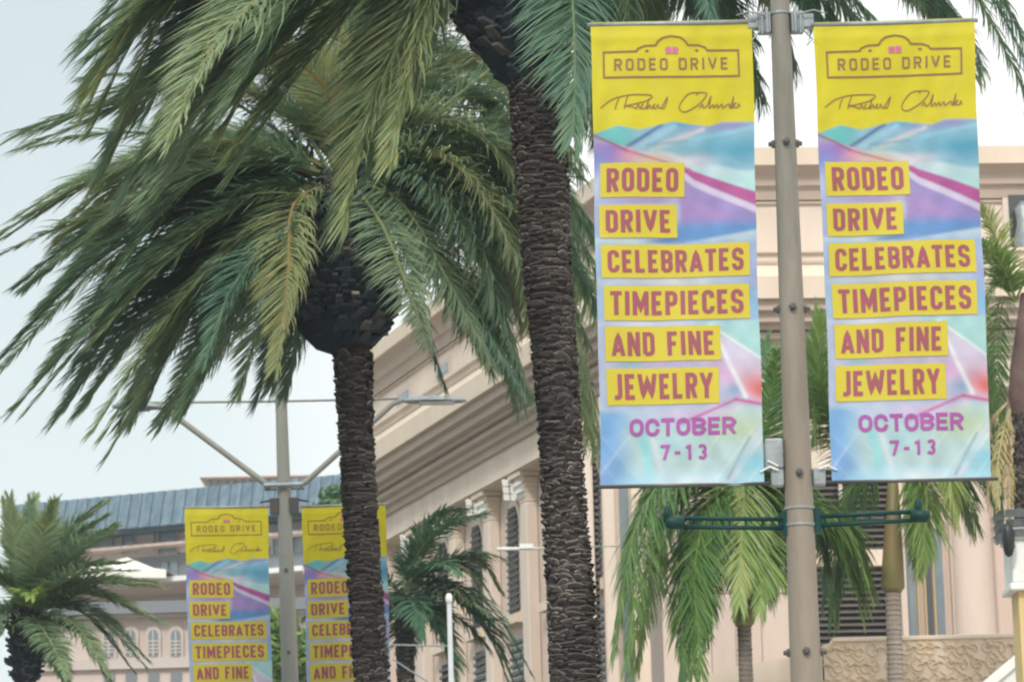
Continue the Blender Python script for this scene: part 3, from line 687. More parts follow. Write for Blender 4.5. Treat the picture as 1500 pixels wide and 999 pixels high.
    lay(sh, (214, 205, 228)); lay(sh*blob(.95, .79, .12, .03), (226, 150, 165), .95); lay(sh*blob(1.0, .80, .07, .02), (222, 105, 95), .9)
    lo = sm(v, curve([0, .72, .8, .9, 1], [.6, .68, .74, .81, .835])-.004, curve([0, .72, .8, .9, 1], [.6, .68, .74, .81, .835])+.004)*sm(u, .6, .7)
    lay(lo, (190, 185, 215)); lay(lo*blob(.78, .765, .08, .02), (222, 175, 215), .9); lay(lo*blob(.84, .80, .08, .012), (150, 175, 210), .9)
    lay(line((.73, .68), (.80, .74), .014), (236, 240, 244), .95); lay(line((.80, .74), (.9, .815), .016), (232, 236, 240), .95)
    lay(line((.7, .66), (1.02, .74), .01), (236, 242, 244), .8)
    lay(blob(.45, .741, .35, .006), (200, 170, 205), .8); lay(blob(.2, .741, .08, .006), (130, 190, 190), .8)
    lay(sm(v, .825, .845), (176, 206, 222)); lay(sm(v, .825, .84)*blob(.6, .85, .3, .02), (214, 190, 226), .9)
    c5 = curve([0, .5, .85, 1], [.86, .872, .825, .835])
    m5 = sm(v, c5, c5+.012); lay(m5, (186, 212, 214)); lay(m5*blob(.85, .88, .2, .03), (188, 208, 172), .9)
    lay(line((.5, .868), (.84, .82), .009), (196, 80, 150), .85); lay(line((.84, .82), (1.02, .832), .011), (200, 70, 130), .85); lay(line((.55, .878), (.86, .836), .012), (228, 190, 222), .7)
    lay(sm(v, .83, .85)*sm(-u, -.24, -.05), (120, 172, 224), .95); lay(sm(v, .86, .9)*line((.22, .82), (.32, 1.0), .03), (150, 220, 226), .9)
    lay(sm(v, .86, .9)*line((.28, .84), (.4, 1.0), .02), (216, 226, 238), .8)
    lay(sm(v, .955, .985), (172, 220, 238), .85); lay(blob(.0, .98, .16, .04), (128, 170, 224), .9); lay(blob(.55, .99, .2, .018), (224, 238, 244), .95)
    lay(line((1.0, .885), (.78, .985), .03), (208, 222, 232), .8); lay(line((.92, .90), (.78, .985), .009), (120, 150, 165), .6); lay(line((1.0, .90), (.8, .99), .012), (226, 232, 240), .8)
    lay(blob(.97, .955, .12, .025), (140, 208, 230), .9)
    lay(blob(.45, .91, .1, .02), (170, 214, 226), .6)
    # tonal richness of the foil
    # fine crisp facets of the crumpled foil print
    f1 = np.abs(((u*2.1+v*ASP*1.7+.25*np.sin(3*u+5*v)) % .5)/.5-.5)*2; f2 = np.abs(((u*3.3-v*ASP*2.3+.3*np.sin(4*v+2*u)) % .43)/.43-.5)*2
    k1 = sm(f1, .86, .99)*sm(np.sin(7*u+9*v), -.1, .5); k2 = sm(f2, .9, .995)*sm(np.sin(5*u-13*v+1), 0, .5)
    C = C+(np.array([.93, .96, 1.])-C)*(.22*m0*sm(v, .86, .9)*np.clip(k1+.5*k2, 0, 1))[..., None]
    C = C*(1+(.07*m0*(f1-.5)+.05*m0*(f2-.5))[..., None]*np.array([1.2, .9, .6]))
    C = C*(1-.12*m0[..., None])
    return C*(.80+.10*np.sin(17*u+40*v+3*np.sin(9*u))[..., None]*.35)
SCRIPT = [  # handwritten signature strokes (u, v)
 [(.05, .190), (.12, .172), (.22, .163), (.34, .162), (.37, .167), (.33, .176), (.24, .184), (.20, .186), (.25, .189), (.27, .194)],
 [(.165, .170), (.15, .180), (.14, .194)], [(.22, .165), (.205, .180), (.195, .193)],
 [(.27, .192), (.285, .183), (.29, .192), (.315, .182), (.30, .189), (.31, .193), (.335, .187), (.35, .170), (.335, .193), (.355, .184), (.36, .192), (.385, .183), (.375, .191), (.39, .192), (.405, .184), (.41, .192), (.43, .188), (.465, .168), (.45, .187), (.435, .193), (.425, .190)],
 [(.66, .158), (.60, .160), (.555, .176), (.535, .192), (.56, .200), (.60, .196), (.66, .183), (.70, .168), (.705, .160), (.66, .158), (.645, .164)],
 [(.66, .192), (.68, .184), (.685, .192), (.71, .186), (.735, .166), (.72, .192), (.745, .185), (.75, .192), (.77, .184), (.775, .192), (.80, .184), (.805, .192), (.83, .186), (.845, .184), (.85, .192), (.875, .168), (.86, .193), (.885, .182), (.87, .187), (.89, .193), (.905, .184), (.91, .192)],
]
def smooth_poly(p, n=4):
    out_ = []
    for i in range(len(p)-1):
        a, b_, c, d = p[max(i-1, 0)], p[i], p[i+1], p[min(i+2, len(p)-1)]
        for k in range(n):
            t = k/n; out_.append(tuple(.5*((2*b_[j])+(-a[j]+c[j])*t+(2*a[j]-5*b_[j]+4*c[j]-d[j])*t*t+(-a[j]+3*b_[j]-3*c[j]+d[j])*t**3) for j in range(len(b_))))
    out_.append(p[-1]); return out_
BOXES = [('RODEO', .037, .563, .310, .384), ('DRIVE', .030, .512, .400, .471), ('CELEBRATES', .034, .955, .486, .557), ('TIMEPIECES', .043, .948, .574, .648), ('AND FINE', .046, .757, .661, .735), ('JEWELRY', .045, .737, .750, .827)]
def make_banner(TL, TR, BR, BL, ph, nu, nv, label, amp=.016):
    TL, TR, BR, BL = map(Vector, (TL, TR, BR, BL))
    nrm = (TR-TL).cross(BL-TL).normalized()
    if nrm.y > 0: nrm = -nrm
    wd = (TR-TL).length
    def surf(u, v, off=0.0):
        p = (TL*(1-u)+TR*u)*(1-v)+(BL*(1-u)+BR*u)*v
        a = amp*(math.sin(5.2*u+3.1*v+ph)*.8+math.sin(11*v-4*u+ph*2)*.35+math.sin(19*u*v+ph)*.3)
        a += amp*1.1*math.exp(-((v-.95)/.05)**2)*math.sin(9*u+ph)**2+amp*.9*math.exp(-((v-.95)/.06)**2)*(math.sin(15*u+ph*3+20*v)+.6*math.sin(31*u-44*v+ph))+amp*.25*math.sin(26*u+9*v+ph)*math.exp(-((v-.2)/.1)**2)+amp*.5*math.exp(-(((u-v*.9+.1)/.10)**2))+amp*.6*math.exp(-((v-.035)/.012)**2)
        sag = .012*wd*(math.sin(math.pi*v*1.0)*((u-.5)*2))*-.35
        return p+nrm*(a*math.sin(math.pi*min(1, max(0, .06+.9*v)))+.003+off)+(TR-TL).normalized()*(sag+.0035*wd*math.sin(9*v+ph)+.002*wd*math.sin(23*v+2*ph+3*u))
    t = thing('street_banner', (TL+TR)/2, label, 'banner', 'festival banners hanging from the street poles')
    us_ = np.linspace(0, 1, nu); vs_ = np.linspace(0, 1, nv); U, V_ = np.meshgrid(us_, vs_)
    C = print_colour(U, V_)
    vs = [surf(u, v) for v in vs_ for u in us_]
    fs = [(j*nu+i, (j+1)*nu+i, (j+1)*nu+i+1, j*nu+i+1) for j in range(nv-1) for i in range(nu-1)]
    me = bpy.data.meshes.new('cloth'); me.from_pydata([tuple(p) for p in vs], [], fs); me.materials.append(M['cloth'])
    ca = me.color_attributes.new('print', 'FLOAT_COLOR', 'POINT'); arr = np.ones((nu*nv, 4)); arr[:, :3] = C.reshape(-1, 3); ca.data.foreach_set('color', arr.ravel())
    me.polygons.foreach_set('use_smooth', [True]*len(me.polygons)); link('cloth', me, t)
    def flat(name, m, V, F, off):
        # subdivide long quads by mapping; small enough already
        b = MB(); b.v = [tuple(surf(a, c, off)) for a, c in V]; b.f = F; b.c = [.5]*len(V); return b.build(name, m, t)
    for k, (s, x0, x1, y0, y1) in enumerate(BOXES):
        n = 36; NR = 8; V = []; F = []
        for j in range(NR+1):
            for i in range(n+1): V.append((x0+(x1-x0)*i/n, y0+(y1-y0)*j/NR))
        F = [(j*(n+1)+i, (j+1)*(n+1)+i, (j+1)*(n+1)+i+1, j*(n+1)+i+1) for j in range(NR) for i in range(n)]
        flat('text_panel', M['label'], V, F, .003)
        [flat('letter', M['letter'], V, F, .005) for V, F in text2d(s, x0+.040, x1-.038, y0+.0115, y1-.0115, ASP)]
    [flat('date_letter', M['letter_date'], V, F, .0035) for V, F in text2d('OCTOBER', .18, .84, .856, .893, ASP, h=.105, wide=1.75, gap=.10)]
    [flat('date_letter', M['letter_date'], V, F, .0035) for V, F in text2d('7-13', .37, .655, .912, .944, ASP, h=.095, wide=1.3, gap=.3)]
    [flat('logo_letter', M['letter_logo'], V, F, .0035) for V, F in text2d('RODEO DRIVE', .14, .845, .082, .108, ASP, h=.075, wide=1.3, gap=.3)]
    def stro(pts, hw, closed=False):
        V, F = strip([(a, c*ASP) for a, c in pts], hw, closed, .04); return [(a, c/ASP) for a, c in V], F
    fr = [(.075, .123), (.075, .067), (.28, .066), (.29, .060), (.33, .0545), (.40, .0535), (.415, .045), (.445, .037), (.5, .0335), (.555, .037), (.585, .045), (.60, .0535), (.67, .0545), (.71, .060), (.72, .066), (.912, .067), (.912, .123)]
    V, F = stro(fr, .0055, True); flat('logo_frame', M['letter_logo'], V, F, .0035)
    V = []; F = []
    for x0, x1 in ((.458, .497), (.503, .542)):
        v1, f1 = text2d('R', x0, x1, .0575, .0725, ASP, h=.11)[0]
        if x0 < .48: v1 = [(x0+x1-a, c) for a, c in v1]
        flat('logo_emblem', M['letter_emblem'], v1, f1, .0038)
    V = []; F = []
    for x in (.345, .655):
        for d in (((x-.012), .0655, (x+.012), .0655), (x, .0625, x, .0685)):
            v1, f1 = stro([(d[0], d[1]), (d[2], d[3])], .004); b0 = len(V); V += v1; F += [tuple(i+b0 for i in f) for f in f1]
        flat('logo_star', M['letter_logo'], V, F, .0038); V = []; F = []
    V = []; F = []
    for s in SCRIPT:
        v1, f1 = stro(smooth_poly(s), .0032); flat('signature_stroke', M['letter_logo'], v1, f1, .0035)
    # rods in the hems
    d = (TR-TL).normalized()
    b = MB(); b.tube([TL-d*.012+Vector((0, 0, -.012)), TR+d*.02+Vector((0, 0, -.012))], .011, 8); b.build('rod', M['galv'], t, smooth=True)
    d2 = (BR-BL).normalized()
    b = MB(); b.tube([BL-d2*.03+Vector((0, 0, .006)), BR+d2*.03+Vector((0, 0, .006))], .009*wd/.76, 8); b.build('rod', M['bolt'], t, smooth=True)
    return t
Yb = 16.0
make_banner(at(864, 34, Yb), at(1101, 29, Yb), at(1119, 710, Yb), at(880, 715, Yb), .3, 120, 320, 'large yellow and iridescent banner hanging left of the nearer pole')
make_banner(at(1191, 34, Yb), at(1426, 27, Yb), at(1453, 703, Yb), at(1219, 708, Yb), 2.1, 120, 320, 'large yellow and iridescent banner hanging right of the nearer pole')
Y2 = 30.5
def q2(x0, y0, x1, y1, lean): # far banners: bottom runs out of the frame
    H = (x1-x0)*ASP
    return at(x0, y0, Y2), at(x1, y1, Y2), at(x1+lean, y1+H, Y2), at(x0+lean, y0+H, Y2)
make_banner(*q2(270, 742, 392, 740, 10), 1.2, 70, 190, 'smaller farther banner left of the second pole, cut off by the bottom edge')
make_banner(*q2(442, 740, 565, 736, 10), 4.0, 70, 190, 'smaller farther banner right of the second pole, partly behind the palm trunk')

# ================================================================== POLES
def ground_extend(p, q):   # extend line p(top)->q(lower) to z=0
    d = q-p; return p+d*(p.z/(-d.z))
def polemat():       # grey-green paint above, blending to a tan tone lower down
    t = M['pole'].node_tree; b_ = t.nodes['Principled BSDF']; src = b_.inputs['Base Color'].links[0].from_socket
    g = t.nodes.new('ShaderNodeNewGeometry'); sp_ = t.nodes.new('ShaderNodeSeparateXYZ'); t.links.new(g.outputs['Position'], sp_.inputs[0])
    n = t.nodes.new('ShaderNodeTexNoise'); n.inputs['Scale'].default_value = 5; t.links.new(g.outputs['Position'], n.inputs[0])
    a = t.nodes.new('ShaderNodeMath'); a.operation = 'ADD'; t.links.new(sp_.outputs[2], a.inputs[0]); t.links.new(n.outputs[0], a.inputs[1])
    r = t.nodes.new('ShaderNodeMapRange'); r.inputs[1].default_value = 4.6; r.inputs[2].default_value = 6.2; r.inputs[3].default_value = .42; r.inputs[4].default_value = 0
    t.links.new(a.outputs[0], r.inputs[0]); x = t.nodes.new('ShaderNodeMix'); x.data_type = 'RGBA'; x.inputs['B'].default_value = (.30, .215, .155, 1)
    t.links.new(src, x.inputs['A']); t.links.new(r.outputs[0], x.inputs['Factor']); t.links.new(x.outputs['Result'], b_.inputs['Base Color'])
def main_pole():
    Y = Yb+.02
    a = at(1142, 0, Y); b_ = at(1181, 999, Y); g = ground_extend(a, b_); top = a+(a-b_).normalized()*2.6
    t = thing('street_pole', g, 'tall tapered grey-brown street pole in front, between the two large banners', 'pole')
    def pt(py): return lerp(a, b_, (py)/999.)
    def rad(z): return lerp(.0475, .075, (a.z-z)/(a.z-b_.z))
    m = MB(); zs = np.linspace(0, 1, 14); pts = [lerp(top, g, k) for k in zs]; m.tube(pts, [max(.035, rad(p.z)) for p in pts], 12)
    polemat()
    sh = m.build('shaft', M['pole'], t, smooth=False); 
    me = sh.data; me.polygons.foreach_set('use_smooth', [len(p.vertices) == 4 for p in me.polygons])
    m = MB(); m.tube([g, g+Vector((0, 0, .04))], .2, 16); m.tube([g+Vector((0, 0, .04)), g+Vector((0, 0, .3))], [.14, .1], 16); m.build('base', M['pole'], t)
    for py in (218, 463, 703, 957):
        c = pt(py); r = rad(c.z)
        for an in (-90, -178, -2):
            d = Vector((math.cos(R(an)), math.sin(R(an)), 0)); m = MB(); m.tube([c+d*(r*.9), c+d*(r+.012), c+d*(r+.013), c+d*(r+.028)], [.02, .02, .013, .011], 6); m.build('bolt', M['bolt'], t)
    for py in (752, 776, 22):
        c = pt(py); r = rad(c.z); m = MB(); m.tube([c+Vector((0, 0, .006)), c-Vector((0, 0, .006))], r+.004, 20); m.build('band', M['galv'], t, smooth=False)
    # banner brackets
    for side in (-1, 1):
        for py in (36, 704):
            c = pt(py); r = rad(c.z); m = MB()
            if py == 36:
                m.box(c+Vector((side*(r+.002) if side > 0 else -r-.062, -.035, -.05)), (.06, 0, 0), (0, .07, 0), (0, 0, .10))
                m.box(c+Vector((side*(r+.062) if side > 0 else -r-.112, -.028, -.028)), (.05, 0, 0), (0, .056, 0), (0, 0, .066))
                m.tube([c+Vector((side*(r+.02), -.045, -.06)), c+Vector((side*(r+.02), -.045, .07))], .009, 8)
                m.tube([c+Vector((side*(r+.045), -.045, -.065)), c+Vector((side*(r+.045), -.045, .05))], .007, 8)
                br = m.build('banner_bracket', M['galv'], t); bevel(br, .008)
                m = MB(); m.tube([c+Vector((side*(r+.03), -.05, .03)), c+Vector((side*(r+.11), -.06, .045)), c+Vector((side*(r+.17), -.05, .03))], [.005, .004, .003], 6)
                m.build('tie_wire', M['galv'], br); m = MB(); m.tube([c+Vector((side*(r+.06), -.04, -.05)), c+Vector((side*(r+.10), -.05, -.10)), c+Vector((side*(r+.07), -.05, -.13))], [.005, .004, .004], 6); m.build('tie_wire', M['galv'], br)
            else:
                m.box(c+Vector((r+.002 if side > 0 else -r-.062, -.03, -.055)), (.06, 0, 0), (0, .06, 0), (0, 0, .085)); br = m.build('banner_bracket', M['galv'], t); bevel(br, .008)
                m = MB(); m.tube([c+Vector((side*(r+.03), -.04, .02)), c+Vector((side*(r+.07), -.05, .035)), c+Vector((side*(r+.115), -.03, .015))], [.005, .005, .004], 6)
                m.build('tie_wire', M['white'], br); m = MB(); m.tube([c+Vector((side*(r+.03), -.04, .04)), c+Vector((side*(r+.08), -.05, .065))], .004, 6); m.build('tie_wire', M['white'], br)
    # grey box on the left
    c0 = at(1121, 688, Y); c1 = at(1146, 643, Y); m = MB(); m.box((c0.x, Y-.04, c0.z), (c1.x-c0.x, 0, 0), (0, .1, 0), (0, 0, c1.z-c0.z)); bevel(m.build('junction_box', M['galv'], t), .01)
    # green planter arms
    def arm(x0, y0, x1, y1, ball):
        A = at(x0, y0, Y); B = at(x1, y1, Y); d = (B-A).normalized()
        m = MB(); 
        m.tube([A+Vector((0, 0, .021)), B+Vector((0, 0, .021))], .011, 10); m.tube([A-Vector((0, 0, .021)), B-Vector((0, 0, .021))], .011, 10)
        o = m.build('arm', M['green'], t, smooth=True)
        if ball:
            m = MB(); m.tube([B-d*.06, B+d*.01, B+d*.03], [.03, .034, .02], 14); m.tube([B+Vector((-.02, 0, .0)), B+Vector((-.02, 0, .07)), B+Vector((-.02, 0, .085))], [.02, .016, .004], 10); m.build('end_cap', M['green'], o, smooth=True)
            # scroll filler between tubes
            n = 7
            for k in range(n): m = MB(); q = lerp(A, B, (k+.5)/n); m.tube([q-Vector((0, 0, .018)), q+Vector((0, 0, .018))], .006, 6); m.build('spacer', M['green'], o)
        c = lerp(A, A, 0); m = MB(); m.tube([A-Vector((0, 0, .06)), A+Vector((0, 0, .06))], .026, 12); m.build('clamp', M['green'], o)
    arm(1153, 767, 984, 765, True); arm(1196, 763, 1352, 755, True)
main_pole()

def second_pole():
    Y = Y2+.05
    a = at(410, 530, Y); b_ = at(425, 999, Y); g = ground_extend(a, b_); top = a+(a-b_).normalized()*.9
    t = thing('street_light', g, 'grey street light pole with a wide V shaped double arm, standing behind the windblown palm', 'street light')
    def pt(py): return a+(b_-a)*((py-530)/469.)
    m = MB(); pts = [lerp(top, g, k) for k in np.linspace(0, 1, 10)]
    def rad(z): return lerp(.049, .078, (a.z-z)/(a.z-b_.z))
    m.tube(pts, [max(.04, rad(p.z)) for p in pts], 16); sh = m.build('shaft', M['pole2'], t, smooth=True)
    m = MB(); m.tube([g, g+Vector((0, 0, .04))], .22, 16); m.build('base', M['pole2'], t)
    for py, x0, x1 in ((711, 386, 444),):
        A = at(x0, py, Y-.09); B = at(x1, py-2, Y-.09); m = MB(); m.tube([A, B], .022, 8); m.tube([A+Vector((0, .18, 0)), B+Vector((0, .18, 0))], .022, 8); m.build('arm_clamp', M['galv'], t)
    def arm(p, r0, r1):
        m = MB(); m.tube([at(x, y, Y+d) for x, y, d in p], [lerp(r0, r1, i/(len(p)-1)) for i in range(len(p))], 10); return m.build('arm', M['pole2'], t, smooth=True)
    arm([(396, 712, 0), (386, 706, 0), (244, 600, 0), (232, 592, 0)], .03, .026)
    arm([(438, 710, 0), (448, 706, 0), (575, 592, 0), (590, 586, 0)], .03, .024)
    m = MB(); m.tube([at(200, 590, Y), at(400, 588, Y), at(585, 584, Y)], .011, 8); m.build('tie_rod', M['pole2'], t, smooth=True)
    def head(x0, x1, y):
        A = at(x0, y, Y); B = at(x1, y-1, Y); m = MB(); n = 8
        L_ = B-A; pts = [A+L_*k for k in (0, .08, .3, .6, .9, 1)]
        m2 = MB(); vs = []; fs = []
        for i, (p, h_, w_) in enumerate(zip(pts, (.015, .03, .042, .04, .025, .01), (.03, .08, .12, .12, .08, .02))):
            vs += [p+Vector((0, -w_, -.015)), p+Vector((0, w_, -.015)), p+Vector((0, w_*.7, h_*.8)), p+Vector((0, -w_*.7, h_*.8))]
        for i in range(5):
            for k in range(4): fs.append((i*4+k, i*4+(k+1) % 4, (i+1)*4+(k+1) % 4, (i+1)*4+k))
        fs += [(3, 2, 1, 0), (20, 21, 22, 23)]
        m2.add(vs, fs); o = m2.build('lamp_head', M['galv'], t); bevel(o, .01)
        m = MB(); m.box(A+L_*.25+Vector((0, -.1, -.028)), L_*.55, (0, .2, 0), (0, 0, .012)); m.build('lens', M['glass_blue'], o)
    head(590, 684, 587); head(236, 164, 596)
    for py in (745,):
        for side in (-1, 1):
            c = pt(py); m = MB(); m.box(c+Vector((.05 if side > 0 else -.13, -.05, -.06)), (.08, 0, 0), (0, .1, 0), (0, 0, .14)); br = m.build('banner_bracket', M['bolt'], t)
            m = MB(); m.tube([c+Vector((side*.1, 0, .07)), c+Vector((side*.22, 0, .05))], .01, 6); m.build('rod', M['bolt'], br)
    for py in (838, 957):
        c = pt(py); m = MB(); m.tube([c+Vector((0, -.05, 0)), c+Vector((0, -.085, 0))], .018, 6); m.build('bolt', M['bolt'], t)
second_pole()
# slim lamp post and small horizontal brackets
def slim():
    Y = 36.; A = at(658, 884, Y); B = at(661, 999, Y); g = ground_extend(A, B)
    t = thing('slim_lamp_post', g, 'slim white post with small round top in front of the dark palm', 'post')
    m = MB(); m.tube([g, A], [.045, .026], 12); m.build('shaft', M['post_grey'], t, smooth=True)
    m = MB(); m.tube([A, A+Vector((0, 0, .03)), A+Vector((0, 0, .07)), A+Vector((0, 0, .1)), A+Vector((0, 0, .11))], [.024, .036, .038, .026, .008], 12); m.build('finial', M['white'], t, smooth=True)
    m = MB(); m.tube([at(572, 944, Y), A+Vector((0, 0, -.45))], .009, 6); m.tube([at(575, 965, Y), at(645, 1010, Y)], .008, 6); m.build('guy_rod', M['galv'], t)
    Y = 44.; c = at(765, 803, Y)
    t = thing('wall_bracket_light', c, 'small horizontal white bracket light in front of the arched window, left of the nearer trunk', 'light')
    m = MB(); m.tube([at(729, 804, Y), at(800, 803, Y+1.5)], .022, 8); m.build('arm', M['white'], t, smooth=True)
    c1 = at(771, 800, Y+.6); m = MB(); m.box(c1-Vector((.09, .04, .03)), (.18, 0, 0), (0, .08, 0), (0, 0, .06)); m.build('lamp_head', M['white'], t)
    # overhead wires
    t = None
    m = MB(); m.tube([at(800, 800, 42), at(900, 800, 42.5), at(1010, 798, 43)], .008, 5); tag(m.build('overhead_wire', M['galv']), 'thin grey wire strung level across the pink wall between trunk and palm', 'wire')
slim()

# ================================================================== PALMS
def unit(v): return v/np.maximum(np.linalg.norm(v, axis=-1, keepdims=True), 1e-9)
def frond_mesh(name, P, ll, npairs, wdt, rs, m, wind=(-.5, 0, 0), droop=.5, tint=.45, width=.028, rach=.018, stem=.1, vee=.35, mr=None, shaggy=1.0):
    """P: (n,3) rachis points. leaflets are vectorised strips"""
    P = np.asarray(P, float); n = len(P)
    seg = np.linalg.norm(np.diff(P, axis=0), axis=1); cum = np.r_[0, np.cumsum(seg)]; L = cum[-1]
    t = np.linspace(stem, 1.0, npairs)+rs.uniform(-.3, .3, npairs)/npairs; t = np.clip(t, 0, .999)
    def interp(tt): return np.stack([np.interp(tt*L, cum, P[:, k]) for k in range(3)], -1)
    p = interp(t); T = unit(interp(np.minimum(t+.02, 1))-interp(np.maximum(t-.02, 0)))
    h = P[n//2]-P[0]; h[2] = 0
    side = unit(np.cross(h, [0, 0, 1.0])) if np.linalg.norm(h) > .05 else np.array([1., 0, 0])
    S = unit(side-T*(T@side)[:, None]); U = np.cross(S, T)
    U = np.where((U[:, 2:3] < 0) & (np.abs(T[:, 2:3]) < .8), -U, U)
    V = []; F = []; TT = []
    prof = np.clip(np.sin(np.pi*np.clip(.14+.86*t, 0, 1)**.8)*1.2, .42, 1.0)
    for sg in (-1, 1):
        a = np.radians(np.interp(t, [0, .5, 1], [60, 46, 20])+rs.normal(0, 4, npairs))
        be = vee+rs.normal(0, .2, npairs)
        D = T*np.cos(a)[:, None]+(S*sg*np.cos(be)[:, None]+U*np.sin(be)[:, None])*np.sin(a)[:, None]
        D = unit(D+rs.normal(0, .03, (npairs, 3)))
        l = ll*prof*rs.uniform(.8, 1.12, npairs)
        W = unit(np.cross(D, U+rs.normal(0, .25, (npairs, 3))))*(width*.5*rs.uniform(.75, 1.2, npairs))[:, None]
        g = np.array([wind[0], wind[1], -droop]); g1 = g*rs.uniform(.5, 1.3, npairs)[:, None]*shaggy
        q0 = p; D1 = unit(D+g1*.25); q1 = q0+D1*(l*.35)[:, None]; D2 = unit(D1+g1*.55); q2_ = q1+D2*(l*.35)[:, None]; D3 = unit(D2+g1*.8); q3 = q2_+D3*(l*.3)[:, None]
        vs = np.stack([q0-W*.5, q0+W*.5, q1-W, q1+W, q2_-W*.8, q2_+W*.8, q3], 1)
        b0 = len(V)*7 if False else sum(len(x) for x in V)
        V.append(vs.reshape(-1, 3)); base = b0+np.arange(npairs)*7
        for k in base: F += [(k, k+1, k+3, k+2), (k+2, k+3, k+5, k+4), (k+4, k+5, k+6)]
        tv = np.clip(tint+rs.normal(0, .07, npairs)+.10*(t-.5), 0, 1); TT.append(np.repeat(tv, 7))
    b0 = sum(len(x) for x in V); tb = MB()
    idx = np.linspace(0, n-1, min(n, 12)).astype(int)
    tb.tube([P[i] for i in idx], [rach*(1-.85*k/(len(idx)-1)) for k in range(len(idx))], 5)
    V.append(np.array(tb.v)); F += [tuple(i+b0 for i in f) for f in tb.f]; TT.append(np.full(len(tb.v), min(1, tint+.22)))
    me = bpy.data.meshes.new(name); VV = np.concatenate(V)
    me.from_pydata(VV.tolist(), [], F); me.materials.append(m)
    at_ = me.attributes.new('tint', 'FLOAT', 'POINT'); at_.data.foreach_set('value', np.concatenate(TT))
    return me
def cat_rom(pts, n):
    p = [tuple(q) for q in pts]; o = smooth_poly(p, n); return np.array(o)
def physics(base, az, el, L, g, wind, rs, n=22):
    """rachis bending under gravity and wind"""
    d = np.array([math.cos(el)*math.sin(az), math.cos(el)*math.cos(az), math.sin(el)]); p = np.array(base, float); P = [p.copy()]; ds = L/n
    for i in range(n):
        k = (.25+1.5*(i/n)); d = d+(np.array([0, 0, -g])+np.array(wind))*ds*k; d = d/np.linalg.norm(d); p = p+d*ds; P.append(p.copy())
    return np.array(P)
def scaled_trunk(t, line, name='trunk', rowh=.05, chip=.10, m=None, proud=.022, tilt=.5, seedv=1):
    """line: list of (Vector centre, radius) top->bottom. core lathe + overlapping leaf-scar chips"""
    rs = random.Random(seedv); b = MB(); b.tube([c for c, r in line], [r*.93 for c, r in line], 20); tr = b.build(name, M['bark'], t, smooth=True)
    ch = MB(); tot = [0]
    for i in range(len(line)-1): tot.append(tot[-1]+(line[i+1][0]-line[i][0]).length)
    s = 0; row = 0
    while s < tot[-1]:
        i = max(k for k in range(len(line)-1) if tot[k] <= s); f = (s-tot[i])/(tot[i+1]-tot[i])
        c = lerp(line[i][0], line[i+1][0], f); r = lerp(line[i][1], line[i+1][1], f)
        nn = max(6, int(2*math.pi*r/chip)); off = rs.random()*.4+(row % 2)*.5
        for k in range(nn):
            a = 2*math.pi*(k+off+rs.uniform(-.4, .4))/nn; w_ = chip*rs.uniform(.3, .8)*(1+.3*math.sin(s*2.3+a)); hh = rowh*rs.uniform(.5, 1.5)*(1+.35*math.sin(s*1.7+2*a)); pr = proud*rs.uniform(.1, 1.6); dz = rs.uniform(-.7, .7)*rowh
            d = Vector((math.cos(a), math.sin(a), 0)); tg = Vector((-math.sin(a), math.cos(a), 0)); o = c+d*(r*.90)+Vector((0, 0, dz))
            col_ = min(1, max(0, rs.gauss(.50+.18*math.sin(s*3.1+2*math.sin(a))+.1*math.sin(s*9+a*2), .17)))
            # thin upturned lip: lit edge and shaded undercut put into the tint
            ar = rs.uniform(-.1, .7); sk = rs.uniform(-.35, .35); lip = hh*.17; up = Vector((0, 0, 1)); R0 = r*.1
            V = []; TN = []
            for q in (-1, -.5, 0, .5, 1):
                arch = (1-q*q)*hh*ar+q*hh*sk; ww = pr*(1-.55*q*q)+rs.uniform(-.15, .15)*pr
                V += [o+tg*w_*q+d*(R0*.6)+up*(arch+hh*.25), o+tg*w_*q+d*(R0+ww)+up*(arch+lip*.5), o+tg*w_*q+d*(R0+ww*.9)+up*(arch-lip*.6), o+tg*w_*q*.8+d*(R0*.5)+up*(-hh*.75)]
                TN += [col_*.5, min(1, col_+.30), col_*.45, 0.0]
            F = []
            for q in range(4):
                a_ = q*4; F += [(a_, a_+4, a_+5, a_+1), (a_+1, a_+5, a_+6, a_+2), (a_+2, a_+6, a_+7, a_+3)]
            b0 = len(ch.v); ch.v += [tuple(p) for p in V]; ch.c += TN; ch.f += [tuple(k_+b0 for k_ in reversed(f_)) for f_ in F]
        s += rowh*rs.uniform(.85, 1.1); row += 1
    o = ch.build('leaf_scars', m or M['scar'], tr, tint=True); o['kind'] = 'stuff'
    return tr
